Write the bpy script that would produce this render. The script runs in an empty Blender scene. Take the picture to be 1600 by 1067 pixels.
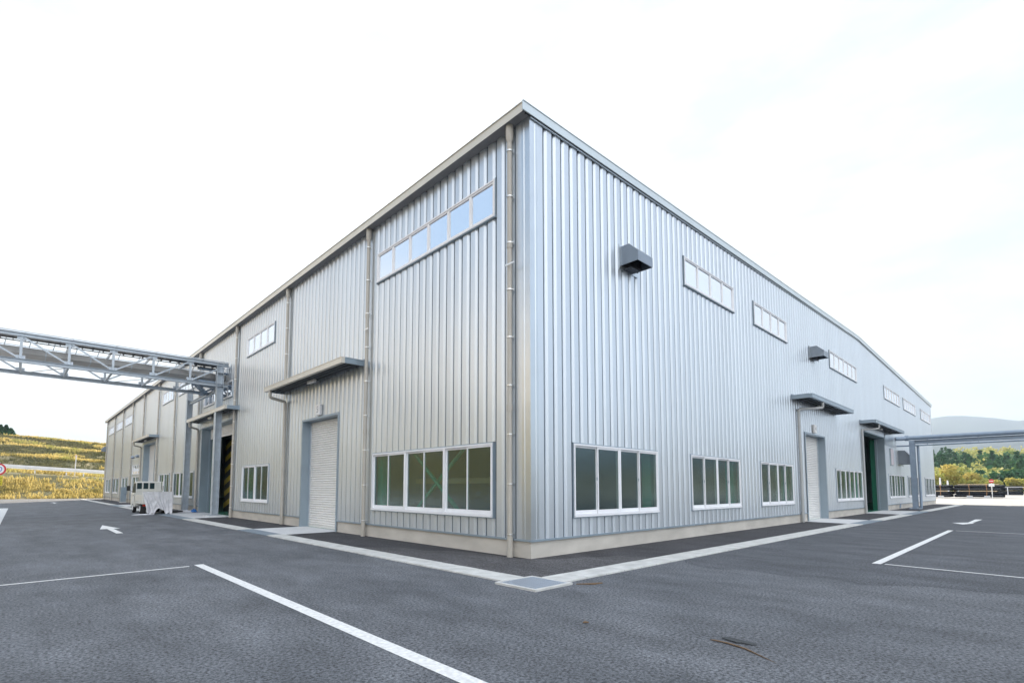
import bpy, bmesh, math, random
import numpy as np
from mathutils import Vector, Matrix, noise
random.seed(7); np.random.seed(7)
S = bpy.context.scene
COL = S.collection
R_ = math.radians

# ------------------------------------------------------------------ camera
cam_d = bpy.data.cameras.new("camera"); cam = bpy.data.objects.new("camera", cam_d); COL.objects.link(cam)
S.camera = cam
YAW, PIT, ROL = R_(47.18436), R_(4.31173), R_(0.10331)
fw = Vector((math.cos(YAW)*math.cos(PIT), math.sin(YAW)*math.cos(PIT), math.sin(PIT)))
rt = Vector((math.sin(YAW), -math.cos(YAW), 0)); up = rt.cross(fw)
r2 = rt*math.cos(ROL)+up*math.sin(ROL); u2 = up*math.cos(ROL)-rt*math.sin(ROL)
M = Matrix((r2, u2, -fw)).transposed().to_4x4(); M.translation = (-8.62335, -8.01487, 1.6)
cam.matrix_world = M
cam_d.sensor_width = 36; cam_d.lens = 796.45/1600*36
cam_d.shift_x = (800-769.608)/1600; cam_d.shift_y = (702.474-533.5)/1600
cam_d.clip_start = .05; cam_d.clip_end = 20000

# ------------------------------------------------------------------ light
SUN_EL, SUN_AZ = R_(27), math.atan2(.50, .866)          # azimuth from +y towards +x
S.view_settings.view_transform = 'Standard'; S.view_settings.look = 'None'
S.view_settings.gamma = 1; S.view_settings.exposure = 1.15
w = bpy.data.worlds.new("World"); S.world = w; w.use_nodes = True
nt = w.node_tree; nt.nodes.clear()
N, LK = nt.nodes.new, nt.links.new
out = N('ShaderNodeOutputWorld'); bg = N('ShaderNodeBackground'); sky = N('ShaderNodeTexSky')
sky.sky_type = 'NISHITA'; sky.sun_disc = False; sky.sun_elevation = SUN_EL; sky.sun_rotation = SUN_AZ
sky.air_density = 1.0; sky.dust_density = 2.2; sky.ozone_density = 1.2; sky.altitude = 100
tc = N('ShaderNodeTexCoord')
mp = N('ShaderNodeMapping'); mp.inputs['Scale'].default_value = (1.3, 1.3, 4.0)
nz = N('ShaderNodeTexNoise'); nz.inputs['Scale'].default_value = 2.2; nz.inputs['Detail'].default_value = 9; nz.inputs['Roughness'].default_value = .62
rmp = N('ShaderNodeMapRange'); rmp.inputs[1].default_value = .38; rmp.inputs[2].default_value = .68; rmp.inputs[3].default_value = .7; rmp.inputs[4].default_value = 1.0
dotn = N('ShaderNodeVectorMath'); dotn.operation = 'DOT_PRODUCT'; dotn.inputs[1].default_value = Vector((-.55, .55, .62)).normalized()
hole = N('ShaderNodeMapRange'); hole.inputs[1].default_value = .55; hole.inputs[2].default_value = .97; hole.inputs[3].default_value = 1; hole.inputs[4].default_value = .12
mul = N('ShaderNodeMath'); mul.operation = 'MULTIPLY'
mx = N('ShaderNodeMix'); mx.data_type = 'RGBA'
mx.inputs[7].default_value = (6.6, 6.8, 7.1, 1)
LK(tc.outputs['Generated'], mp.inputs['Vector']); LK(mp.outputs[0], nz.inputs['Vector']); LK(nz.outputs['Fac'], rmp.inputs[0])
LK(tc.outputs['Generated'], dotn.inputs[0]); LK(dotn.outputs['Value'], hole.inputs[0])
dot2 = N('ShaderNodeVectorMath'); dot2.operation = 'DOT_PRODUCT'; dot2.inputs[1].default_value = Vector((-.60, -.74, .28)).normalized()
bk = N('ShaderNodeMapRange'); bk.inputs[1].default_value = .22; bk.inputs[2].default_value = .74; bk.inputs[3].default_value = 0; bk.inputs[4].default_value = 1
mxc = N('ShaderNodeMix'); mxc.data_type = 'RGBA'; mxc.inputs[6].default_value = (6.0, 6.5, 7.3, 1); mxc.inputs[7].default_value = (9.8, 9.8, 9.8, 1)
LK(tc.outputs['Generated'], dot2.inputs[0]); LK(dot2.outputs['Value'], bk.inputs[0]); LK(bk.outputs[0], mxc.inputs[0])
dotf = N('ShaderNodeVectorMath'); dotf.operation = 'DOT_PRODUCT'; dotf.inputs[1].default_value = (math.cos(YAW), math.sin(YAW), 0)
fr_ = N('ShaderNodeMapRange'); fr_.inputs[1].default_value = .15; fr_.inputs[2].default_value = .5; mxf = N('ShaderNodeMix'); mxf.data_type = 'RGBA'
mxf.inputs[6].default_value = (6.0, 6.5, 7.3, 1); mxf.inputs[7].default_value = (3.45, 3.52, 3.6, 1)
LK(tc.outputs['Generated'], dotf.inputs[0]); LK(dotf.outputs['Value'], fr_.inputs[0]); LK(fr_.outputs[0], mxf.inputs[0]); LK(mxf.outputs[2], mxc.inputs[6]); LK(mxc.outputs[2], mx.inputs[7])
dot3 = N('ShaderNodeVectorMath'); dot3.operation = 'DOT_PRODUCT'; dot3.inputs[1].default_value = Vector((.80, -.52, .30)).normalized()
h3_ = N('ShaderNodeMapRange'); h3_.inputs[1].default_value = .70; h3_.inputs[2].default_value = .97; h3_.inputs[3].default_value = 1; h3_.inputs[4].default_value = .6
mul2 = N('ShaderNodeMath'); mul2.operation = 'MULTIPLY'
LK(tc.outputs['Generated'], dot3.inputs[0]); LK(dot3.outputs['Value'], h3_.inputs[0]); LK(h3_.outputs[0], mul2.inputs[1]); LK(rmp.outputs[0], mul2.inputs[0])
LK(mul2.outputs[0], mul.inputs[0]); LK(hole.outputs[0], mul.inputs[1])
LK(mul.outputs[0], mx.inputs[0]); ih = N('ShaderNodeMapRange'); ih.inputs[1].default_value = .70; ih.inputs[2].default_value = .97; ih.inputs[3].default_value = 0; ih.inputs[4].default_value = .8
LK(dotn.outputs['Value'], ih.inputs[0]); mxb = N('ShaderNodeMix'); mxb.data_type = 'RGBA'; mxb.inputs[7].default_value = (.95, 1.75, 2.85, 1); LK(ih.outputs[0], mxb.inputs[0]); LK(sky.outputs[0], mxb.inputs[6])
dotw = N('ShaderNodeVectorMath'); dotw.operation = 'DOT_PRODUCT'; dotw.inputs[1].default_value = Vector((-.90, .43, .05)).normalized()
wm = N('ShaderNodeMapRange'); wm.inputs[1].default_value = .45; wm.inputs[2].default_value = .93; mxw = N('ShaderNodeMix'); mxw.data_type = 'RGBA'; mxw.inputs[7].default_value = (8.8, 6.5, 4.0, 1)
LK(tc.outputs['Generated'], dotw.inputs[0]); LK(dotw.outputs['Value'], wm.inputs[0]); sx_ = N('ShaderNodeSeparateXYZ'); LK(tc.outputs['Generated'], sx_.inputs[0]); el_ = N('ShaderNodeMapRange'); el_.inputs[1].default_value = .20; el_.inputs[2].default_value = .42; el_.inputs[3].default_value = 1; el_.inputs[4].default_value = 0
LK(sx_.outputs['Z'], el_.inputs[0]); mw = N('ShaderNodeMath'); mw.operation = 'MULTIPLY'; LK(el_.outputs[0], mw.inputs[0]); LK(wm.outputs[0], mw.inputs[1]); LK(mw.outputs[0], mxw.inputs[0]); LK(mxb.outputs[2], mx.inputs[6]); LK(mx.outputs[2], mxw.inputs[6]); nz2 = N('ShaderNodeTexNoise'); nz2.inputs['Scale'].default_value = 3.2; nz2.inputs['Detail'].default_value = 10; nz2.inputs['Roughness'].default_value = .6; LK(mp.outputs[0], nz2.inputs['Vector'])
vr = N('ShaderNodeMapRange'); vr.inputs[1].default_value = .36; vr.inputs[2].default_value = .62; LK(nz2.outputs['Fac'], vr.inputs[0])
mv = N('ShaderNodeMix'); mv.data_type = 'RGBA'; mv.inputs[6].default_value = (3.0, 3.22, 3.42, 1); mv.inputs[7].default_value = (3.85, 3.80, 3.73, 1); LK(vr.outputs[0], mv.inputs[0])
fm = N('ShaderNodeMath'); fm.operation = 'MULTIPLY'; fm.inputs[1].default_value = .92; LK(fr_.outputs[0], fm.inputs[0])
mz = N('ShaderNodeMix'); mz.data_type = 'RGBA'; LK(fm.outputs[0], mz.inputs[0]); LK(mxw.outputs[2], mz.inputs[6]); LK(mv.outputs[2], mz.inputs[7]); LK(mz.outputs[2], bg.inputs[0])
bg.inputs[1].default_value = .13; LK(bg.outputs[0], out.inputs[0])
sd = bpy.data.lights.new("sun", 'SUN'); sd.energy = 5.0; sd.angle = R_(.5); sd.color = (1, .86, .68)
so = bpy.data.objects.new("sun", sd); COL.objects.link(so)
sv = Vector((math.sin(SUN_AZ)*math.cos(SUN_EL), math.cos(SUN_AZ)*math.cos(SUN_EL), math.sin(SUN_EL)))
so.rotation_euler = sv.to_track_quat('Z', 'Y').to_euler(); so.location = (30, 60, 60)

# ------------------------------------------------------------------ materials
MATS = {}
def mat(name, col, rough=.6, metal=0., var=0., vscale=1., stretch=(1, 1, 1), bump=0., bscale=30., bstretch=(1, 1, 1), col2=None, spec=.5, detail=6, rvar=0.):
    m = bpy.data.materials.new(name); m.use_nodes = True; t = m.node_tree; n = t.nodes.new; l = t.links.new
    b = t.nodes['Principled BSDF']; b.inputs['Roughness'].default_value = rough; b.inputs['Metallic'].default_value = metal
    b.inputs['Specular IOR Level'].default_value = spec
    b.inputs['Base Color'].default_value = (*col, 1)
    c = n('ShaderNodeTexCoord')
    if var or col2:
        mpn = n('ShaderNodeMapping'); mpn.inputs['Scale'].default_value = stretch; l(c.outputs['Object'], mpn.inputs[0])
        z = n('ShaderNodeTexNoise'); z.inputs['Scale'].default_value = vscale; z.inputs['Detail'].default_value = detail; l(mpn.outputs[0], z.inputs['Vector'])
        r = n('ShaderNodeMapRange'); r.inputs[1].default_value = .3; r.inputs[2].default_value = .7; l(z.outputs['Fac'], r.inputs[0])
        k = n('ShaderNodeMix'); k.data_type = 'RGBA'; l(r.outputs[0], k.inputs[0])
        a = [x*(1-var) for x in col]; d = col2 if col2 else [min(1, x*(1+var)) for x in col]
        k.inputs[6].default_value = (*a, 1); k.inputs[7].default_value = (*d, 1); l(k.outputs[2], b.inputs['Base Color'])
        if rvar:
            q = n('ShaderNodeMapRange'); q.inputs[3].default_value = rough-rvar; q.inputs[4].default_value = rough+rvar; l(z.outputs['Fac'], q.inputs[0]); l(q.outputs[0], b.inputs['Roughness'])
    if bump:
        mpn = n('ShaderNodeMapping'); mpn.inputs['Scale'].default_value = bstretch; l(c.outputs['Object'], mpn.inputs[0])
        z = n('ShaderNodeTexNoise'); z.inputs['Scale'].default_value = bscale; z.inputs['Detail'].default_value = 4; l(mpn.outputs[0], z.inputs['Vector'])
        bm_ = n('ShaderNodeBump'); bm_.inputs['Strength'].default_value = bump; bm_.inputs['Distance'].default_value = .01; l(z.outputs['Fac'], bm_.inputs['Height']); l(bm_.outputs[0], b.inputs['Normal'])
    MATS[name] = m; return m

galv = mat('galvalume_sheet', (.60, .65, .70), .31, .60, var=.05, vscale=.7, stretch=(1, 1, .15), bump=.02, bscale=2.0, bstretch=(9, 9, .3), rvar=.03)
galv_trim = mat('galvalume_trim', (.55, .595, .63), .30, .85, var=.04, vscale=1.5)
trim_blue = mat('blue_grey_trim', (.30, .37, .43), .42, .35, var=.06, vscale=1.2)
fascia_m = mat('beige_metal_fascia', (.66, .62, .54), .4, .3, var=.04, vscale=2)
soffit_m = mat('grey_soffit', (.24, .24, .25), .7, var=.08, vscale=4)
groove_shade_m = mat('painted_groove_shade', (.07, .10, .135), .5, .3)  # dark tone painted into the rib grooves in place of their shade
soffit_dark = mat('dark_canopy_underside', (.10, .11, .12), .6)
dark_gap = mat('dark_gap_fill', (.03, .035, .04), .7)
plinth_m = mat('plinth_concrete', (.55, .52, .47), .85, var=.12, vscale=1.1, stretch=(1, 1, 2.2), bump=.25, bscale=40)
alu = mat('aluminium_frame', (.82, .83, .86), .45, .0, var=.03, vscale=3)
alu_dark = mat('dark_aluminium', (.36, .45, .50), .4, .4)  # darker aluminium for latches and the board frame
pipe_m = mat('beige_pvc_pipe', (.45, .425, .38), .38, .0, var=.05, vscale=2.5)
pipe_grey = mat('grey_pvc_pipe', (.40, .41, .41), .38, var=.04, vscale=2.5)
clip_m = mat('stainless_clip', (.75, .75, .74), .3, .9)
shutter_m = mat('white_shutter', (.72, .71, .69), .42, .1, var=.04, vscale=1.2)
steel = mat('galvanised_steel', (.47, .52, .57), .48, .45, var=.10, vscale=4, rvar=.06)
steel_d = mat('dark_grating_steel', (.10, .11, .13), .6, .4, var=.2, vscale=6)
duct_m = mat('duct_cladding', (.42, .41, .40), .45, .4, var=.06, vscale=2)
rack_m = mat('blue_grey_steel_paint', (.26, .33, .42), .45, .2, var=.08, vscale=3)
door_green = mat('dark_green_paint', (.01, .12, .075), .5)
green_m = mat('green_steel_paint', (.03, .44, .30), .5, var=.1, vscale=3)
inner_m = mat('interior_sheet', (.32, .34, .34), .7, var=.15, vscale=.6)
floor_in = mat('green_floor_coating', (.05, .22, .15), .25, var=.12, vscale=.5)
paint_m = mat('white_road_paint', (.74, .74, .73), .75, var=.16, vscale=18, detail=10, bump=.15, bscale=120)
white_conc = mat('pale_concrete', (.60, .61, .62), .85, var=.07, vscale=2.5, bump=.15, bscale=60)
kerb_m = mat('drain_concrete', (.56, .56, .54), .85, var=.16, vscale=3.5, bump=.2, bscale=60, detail=9)
grate_m = mat('steel_grating', (.52, .58, .66), .45, .6)
wood_m = mat('timber_batten', (.55, .44, .30), .8, var=.15, vscale=9)
black_pe = mat('black_polyethylene', (.016, .019, .026), .42, var=.2, vscale=3)
rope_m = mat('orange_strap', (.50, .26, .12), .8)
red_m = mat('red_sign_sheet', (.60, .03, .04), .5)
white_m = mat('white_sign_sheet', (.80, .80, .80), .5, var=.03, vscale=5)
blue_m = mat('blue_sign_ink', (.05, .16, .50), .5)
yellow_m = mat('yellow_sign_sheet', (.62, .52, .02), .5)
black_m = mat('black_paint', (.02, .02, .02), .6)
haz_y = mat('yellow_hazard_paint', (.34, .24, .015), .5, var=.1, vscale=8)
rail_m = mat('white_guardrail', (.72, .73, .76), .45, var=.05, vscale=1)
truck_m = mat('pale_truck_paint', (.74, .74, .70), .3, var=.02, vscale=2)
tyre_m = mat('tyre_rubber', (.02, .02, .022), .8)
glass_dark = mat('tinted_vehicle_glass', (.02, .045, .05), .35, spec=.2)
tarp_m = mat('white_tarpaulin', (.70, .70, .73), .75, var=.14, vscale=3.0, detail=9)
blue_tarp = mat('blue_plastic', (.02, .14, .42), .45)
lamp_red = mat('red_lamp_lens', (.5, .03, .01), .3)
leaf_dead = mat('dead_leaf', (.17, .11, .065), .9, var=.2, vscale=40)
twig_dark = mat('dark_debris', (.055, .06, .065), .9)
trunk_m = mat('tree_bark', (.12, .09, .07), .9, var=.2, vscale=6)

def asphalt(name, base, light, patch_scale=.35):
    m = bpy.data.materials.new(name); m.use_nodes = True; t = m.node_tree; n = t.nodes.new; l = t.links.new
    b = t.nodes['Principled BSDF']; c = n('ShaderNodeTexCoord')
    def noi(sc, det, st=(1, 1, 1), ro=.5):
        q = n('ShaderNodeMapping'); q.inputs['Scale'].default_value = st; l(c.outputs['Object'], q.inputs[0])
        z = n('ShaderNodeTexNoise'); z.inputs['Scale'].default_value = sc; z.inputs['Detail'].default_value = det; z.inputs['Roughness'].default_value = ro; l(q.outputs[0], z.inputs['Vector']); return z
    def rng(s, a, d, o1=0, o2=1):
        r = n('ShaderNodeMapRange'); r.inputs[1].default_value = a; r.inputs[2].default_value = d; r.inputs[3].default_value = o1; r.inputs[4].default_value = o2; l(s, r.inputs[0]); return r
    big = noi(patch_scale, 6, ro=.6); mid = noi(1.3, 10, (1, .45, 1), ro=.72); fine = noi(30, 4, ro=.75); vor = n('ShaderNodeTexVoronoi'); vor.inputs['Scale'].default_value = 95; l(c.outputs['Object'], vor.inputs['Vector'])
    k1 = n('ShaderNodeMix'); k1.data_type = 'RGBA'; k1.inputs[6].default_value = (*base, 1); k1.inputs[7].default_value = (*light, 1); l(rng(big.outputs['Fac'], .33, .66).outputs[0], k1.inputs[0])
    k2 = n('ShaderNodeMix'); k2.data_type = 'RGBA'; k2.blend_type = 'MULTIPLY'; k2.inputs[0].default_value = 1; l(k1.outputs[2], k2.inputs[6])
    g = n('ShaderNodeCombineColor'); r1 = rng(mid.outputs['Fac'], .32, .68, .66, 1.28)
    for i in range(3): l(r1.outputs[0], g.inputs[i])
    l(g.outputs[0], k2.inputs[7])
    k3 = n('ShaderNodeMix'); k3.data_type = 'RGBA'; k3.blend_type = 'MULTIPLY'; k3.inputs[0].default_value = 1; l(k2.outputs[2], k3.inputs[6])
    g2 = n('ShaderNodeCombineColor'); r3 = rng(fine.outputs['Fac'], .38, .60, .30, 1.42)
    for i in range(3): l(r3.outputs[0], g2.inputs[i])
    l(g2.outputs[0], k3.inputs[7])
    pit_ = noi(48, 2, (1, .8, 1)); pr_ = rng(pit_.outputs['Fac'], .63, .69, 1, .38); st_ = noi(.9, 5, (1, .5, 1), ro=.6); sr_ = rng(st_.outputs['Fac'], .60, .74, 1, .80)
    pm = n('ShaderNodeMath'); pm.operation = 'MULTIPLY'; l(pr_.outputs[0], pm.inputs[0]); l(sr_.outputs[0], pm.inputs[1])
    g4 = n('ShaderNodeCombineColor'); k4 = n('ShaderNodeMix'); k4.data_type = 'RGBA'; k4.blend_type = 'MULTIPLY'; k4.inputs[0].default_value = 1
    for i in range(3): l(pm.outputs[0], g4.inputs[i])
    l(k3.outputs[2], k4.inputs[6]); l(g4.outputs[0], k4.inputs[7]); l(k4.outputs[2], b.inputs['Base Color'])
    rr = rng(big.outputs['Fac'], .3, .7, .72, .88); l(rr.outputs[0], b.inputs['Roughness'])
    b.inputs['Specular IOR Level'].default_value = .35
    bu = n('ShaderNodeBump'); bu.inputs['Strength'].default_value = .55; bu.inputs['Distance'].default_value = .006
    ad = n('ShaderNodeMath'); ad.operation = 'ADD'; l(fine.outputs['Fac'], ad.inputs[0]); l(vor.outputs['Distance'], ad.inputs[1]); l(ad.outputs[0], bu.inputs['Height']); l(bu.outputs[0], b.inputs['Normal'])
    return m
asph = asphalt('asphalt', (.110, .118, .132), (.166, .175, .191))
asph2 = asphalt('newer_asphalt', (.085, .091, .103), (.118, .125, .140), .2)
asph_new = asphalt('new_asphalt', (.050, .049, .055), (.072, .070, .077), .25)
asph_old = asphalt('worn_asphalt', (.085, .083, .088), (.11, .107, .112), .5)

def glass(name, tint, diff, refl, rough, trans, rcol=(.95, .97, 1)):
    m = bpy.data.materials.new(name); m.use_nodes = True; t = m.node_tree; t.nodes.clear(); n = t.nodes.new; l = t.links.new
    o = n('ShaderNodeOutputMaterial'); tr = n('ShaderNodeBsdfTransparent'); tr.inputs[0].default_value = (*tint, 1)
    tl = n('ShaderNodeBsdfTranslucent'); tl.inputs[0].default_value = (*diff, 1)
    df = n('ShaderNodeBsdfDiffuse'); df.inputs[0].default_value = (*diff, 1)
    gl = n('ShaderNodeBsdfGlossy'); gl.inputs[0].default_value = (*rcol, 1); gl.inputs['Roughness'].default_value = rough
    c = n('ShaderNodeTexCoord'); q = n('ShaderNodeMapping'); q.inputs['Scale'].default_value = (1, 1, 6); l(c.outputs['Object'], q.inputs[0])
    z = n('ShaderNodeTexNoise'); z.inputs['Scale'].default_value = 2.6; z.inputs['Detail'].default_value = 3; l(q.outputs[0], z.inputs['Vector'])
    bu = n('ShaderNodeBump'); bu.inputs['Strength'].default_value = .22; bu.inputs['Distance'].default_value = .008; l(z.outputs['Fac'], bu.inputs['Height']); l(bu.outputs[0], gl.inputs['Normal'])
    a = n('ShaderNodeMixShader'); a.inputs[0].default_value = .5; l(df.outputs[0], a.inputs[1]); l(tl.outputs[0], a.inputs[2])
    b = n('ShaderNodeMixShader'); b.inputs[0].default_value = trans; l(a.outputs[0], b.inputs[1]); l(tr.outputs[0], b.inputs[2])
    lw = n('ShaderNodeLayerWeight'); lw.inputs[0].default_value = .25
    mr = n('ShaderNodeMapRange'); mr.inputs[3].default_value = refl; mr.inputs[4].default_value = min(1, refl+.24); l(lw.outputs['Facing'], mr.inputs[0])
    d = n('ShaderNodeMixShader'); l(mr.outputs[0], d.inputs[0]); l(b.outputs[0], d.inputs[1]); l(gl.outputs[0], d.inputs[2]); l(d.outputs[0], o.inputs[0])
    return m
glass_low = glass('wired_obscure_glass', (.86, .93, .91), (.10, .135, .132), .05, .14, .80, (.70, .86, .92))
glass_up = glass('clear_upper_glass', (.3, .36, .4), (.04, .05, .06), .84, .02, .5)

def foliage(name, cols, trans=.3):
    m = bpy.data.materials.new(name); m.use_nodes = True; t = m.node_tree; n = t.nodes.new; l = t.links.new
    b = t.nodes['Principled BSDF']; b.inputs['Roughness'].default_value = .7; b.inputs['Specular IOR Level'].default_value = .25
    c = n('ShaderNodeTexCoord'); z = n('ShaderNodeTexNoise'); z.inputs['Scale'].default_value = cols[0]; z.inputs['Detail'].default_value = 8; l(c.outputs['Object'], z.inputs['Vector'])
    r = n('ShaderNodeValToRGB'); r.color_ramp.elements[0].position = .30; r.color_ramp.elements[1].position = .72
    cs = cols[1]; r.color_ramp.elements[0].color = (*cs[0], 1); r.color_ramp.elements[1].color = (*cs[-1], 1)
    for i, cc in enumerate(cs[1:-1]): e = r.color_ramp.elements.new(.30+.42*(i+1)/(len(cs)-1)); e.color = (*cc, 1)
    l(z.outputs['Fac'], r.inputs[0]); l(r.outputs[0], b.inputs['Base Color'])
    if trans:
        tl = n('ShaderNodeBsdfTranslucent'); l(r.outputs[0], tl.inputs[0]); ms = n('ShaderNodeMixShader'); ms.inputs[0].default_value = trans
        o = t.nodes['Material Output']; l(b.outputs[0], ms.inputs[1]); l(tl.outputs[0], ms.inputs[2]); l(ms.outputs[0], o.inputs[0])
    return m
grass_m = foliage('dry_grass', (.16, [(.20, .19, .07), (.52, .42, .15), (.66, .54, .22), (.36, .36, .11), (.72, .60, .28)]), .5)
dull_grass = foliage('olive_grass', (.14, [(.09, .095, .05), (.20, .19, .09), (.13, .14, .07), (.30, .27, .13)]), .25)  # darker olive also carries the shade of the steep terrace faces
hill_m = foliage('dry_hillside_soil', (.10, [(.10, .09, .05), (.24, .20, .11), (.15, .14, .07), (.36, .30, .16)]), 0)
conif_m = foliage('conifer_needles', (.08, [(.03, .085, .05), (.05, .14, .06), (.10, .20, .07)]), .25)
autumn_m = foliage('autumn_leaves', (.12, [(.14, .24, .07), (.42, .44, .12), (.58, .42, .13), (.26, .34, .10)]), .4)
mixed_m = foliage('mixed_leaves', (.05, [(.10, .19, .06), (.30, .36, .10), (.52, .50, .20), (.16, .25, .08)]), .35)
mount_m = foliage('mountain_wood', (.003, [(.015, .03, .04), (.07, .09, .08)]), 0)

# ------------------------------------------------------------------ helpers
class MB:
    def __init__(s): s.v = []; s.f = []; s.mi = []; s.cur = 0; s.sm = []
    def add(s, vs, fs, smooth=False):
        o = len(s.v); s.v += [tuple(p) for p in vs]
        for f in fs: s.f.append(tuple(i+o for i in f)); s.mi.append(s.cur); s.sm.append(smooth)
        return s
    def box(s, x0, x1, y0, y1, z0, z1):
        if x0 > x1: x0, x1 = x1, x0
        if y0 > y1: y0, y1 = y1, y0
        if z0 > z1: z0, z1 = z1, z0
        return s.add([(x0, y0, z0), (x1, y0, z0), (x1, y1, z0), (x0, y1, z0), (x0, y0, z1), (x1, y0, z1), (x1, y1, z1), (x0, y1, z1)],
                     [(0, 3, 2, 1), (4, 5, 6, 7), (0, 1, 5, 4), (1, 2, 6, 5), (2, 3, 7, 6), (3, 0, 4, 7)])
    def tube(s, pts, r, n=12, cap=True, radii=None):
        pts = [Vector(p) for p in pts]; rings = []; prev = None
        for i, p in enumerate(pts):
            if i == 0: d = pts[1]-p
            elif i == len(pts)-1: d = p-pts[i-1]
            else: d = (pts[i+1]-p).normalized()+(p-pts[i-1]).normalized()
            d.normalize()
            if prev is None: a = Vector((0, 0, 1)) if abs(d.z) < .9 else Vector((1, 0, 0)); e1 = d.cross(a).normalized()
            else: e1 = (prev-d*prev.dot(d)).normalized()
            prev = e1; e2 = d.cross(e1); rr = radii[i] if radii else r
            rings.append([p+e1*rr*math.cos(2*math.pi*k/n)+e2*rr*math.sin(2*math.pi*k/n) for k in range(n)])
        vs = [q for rg in rings for q in rg]; fs = []
        for i in range(len(pts)-1):
            for k in range(n): fs.append((i*n+k, i*n+(k+1) % n, (i+1)*n+(k+1) % n, (i+1)*n+k))
        s.add(vs, fs, True)
        if cap: s.add([*rings[0], *rings[-1]], [tuple(range(n-1, -1, -1)), tuple(range(n, 2*n))])
        return s
    def bar(s, a, b, w, h):          # rectangular bar from a to b, w horizontal, h the other way
        a, b = Vector(a), Vector(b); d = (b-a).normalized(); u = Vector((0, 0, 1)) if abs(d.z) < .95 else Vector((0, 1, 0))
        e = d.cross(u).normalized(); g = e.cross(d)
        vs = [p+e*(i*w/2)+g*(j*h/2) for p in (a, b) for i, j in ((-1, -1), (1, -1), (1, 1), (-1, 1))]
        return s.add(vs, [(0, 3, 2, 1), (4, 5, 6, 7), (0, 1, 5, 4), (1, 2, 6, 5), (2, 3, 7, 6), (3, 0, 4, 7)])
    def hbeam(s, a, b, w, h, t=.02):  # H section, flanges spaced h apart along 'up'
        a, b = Vector(a), Vector(b); d = (b-a).normalized(); u = Vector((0, 0, 1)) if abs(d.z) < .95 else Vector((1, 0, 0))
        e = d.cross(u).normalized(); g = e.cross(d)
        s.bar2(a+g*(h/2-t/2), b+g*(h/2-t/2), e, g, w, t); s.bar2(a-g*(h/2-t/2), b-g*(h/2-t/2), e, g, w, t); s.bar2(a, b, e, g, t, h-2*t); return s
    def bar2(s, a, b, e, g, w, h):
        vs = [p+e*(i*w/2)+g*(j*h/2) for p in (a, b) for i, j in ((-1, -1), (1, -1), (1, 1), (-1, 1))]
        return s.add(vs, [(0, 3, 2, 1), (4, 5, 6, 7), (0, 1, 5, 4), (1, 2, 6, 5), (2, 3, 7, 6), (3, 0, 4, 7)])
    def poly(s, prof, ax, a, b):     # prism: prof 2D points, extruded along axis ax from a to b
        def P(p, t): return {'x': (t, p[0], p[1]), 'y': (p[0], t, p[1]), 'z': (p[0], p[1], t)}[ax]
        n = len(prof); vs = [P(p, a) for p in prof]+[P(p, b) for p in prof]
        return s.add(vs, [tuple(range(n-1, -1, -1)), tuple(range(n, 2*n))]+[(i, (i+1) % n, n+(i+1) % n, n+i) for i in range(n)])
    def build(s, name, mats, parent=None, bevel=0, local=True, recalc=True):
        me = bpy.data.meshes.new(name); me.from_pydata(s.v, [], s.f)
        if not isinstance(mats, (list, tuple)): mats = [mats]
        for m in mats: me.materials.append(m)
        me.polygons.foreach_set('material_index', s.mi); me.polygons.foreach_set('use_smooth', s.sm)
        if recalc:
            bm = bmesh.new(); bm.from_mesh(me); bmesh.ops.recalc_face_normals(bm, faces=bm.faces); bm.to_mesh(me); bm.free()
        me.update()
        o = bpy.data.objects.new(name, me); COL.objects.link(o)
        if bevel: md = o.modifiers.new('bevel', 'BEVEL'); md.width = bevel; md.segments = 2; md.limit_method = 'ANGLE'
        if parent is not None:
            o.parent = parent
            if not local: o.matrix_parent_inverse = parent_world(parent).inverted()
        return o
def parent_world(p):
    m = Matrix.Translation(p.location) @ p.rotation_euler.to_matrix().to_4x4()
    if p.parent: m = parent_world(p.parent) @ p.matrix_parent_inverse @ m
    return m
def split_loose(o):
    me = o.data; n = len(me.vertices); p = list(range(n))
    def find(a):
        while p[a] != a: p[a] = p[p[a]]; a = p[a]
        return a
    for f in me.polygons:
        a = find(f.vertices[0])
        for v in f.vertices[1:]: p[find(v)] = a
    comp = {}
    for f in me.polygons: comp.setdefault(find(f.vertices[0]), []).append(f)
    cs = []
    for fs in comp.values():
        vs = set(v for f in fs for v in f.vertices); co = [me.vertices[v].co for v in vs]
        cs.append([fs, [min(c[i] for c in co)-.004 for i in range(3)], [max(c[i] for c in co)+.004 for i in range(3)]])
    ch = True
    while ch:
        ch = False
        for i in range(len(cs)):
            for j in range(i+1, len(cs)):
                if all(cs[i][1][k] <= cs[j][2][k] and cs[j][1][k] <= cs[i][2][k] for k in range(3)):
                    cs[i][0] += cs[j][0]; cs[i][1] = [min(a, b) for a, b in zip(cs[i][1], cs[j][1])]; cs[i][2] = [max(a, b) for a, b in zip(cs[i][2], cs[j][2])]
                    cs.pop(j); ch = True; break
            if ch: break
    if len(cs) < 2: return [o]
    base = o.name.split('.')[0]; out = []
    for fs, _a, _b in cs:
        idx = {}; V = []; F = []
        for f in fs:
            ff = []
            for v in f.vertices:
                if v not in idx: idx[v] = len(V); V.append(tuple(me.vertices[v].co))
                ff.append(idx[v])
            F.append(ff)
        m2 = bpy.data.meshes.new(base); m2.from_pydata(V, [], F)
        for m in me.materials: m2.materials.append(m)
        m2.polygons.foreach_set('use_smooth', [f.use_smooth for f in fs]); m2.polygons.foreach_set('material_index', [f.material_index for f in fs]); m2.update()
        q = o.copy(); q.data = m2; q.name = base; COL.objects.link(q); out.append(q)
    bpy.data.objects.remove(o); return out
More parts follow.
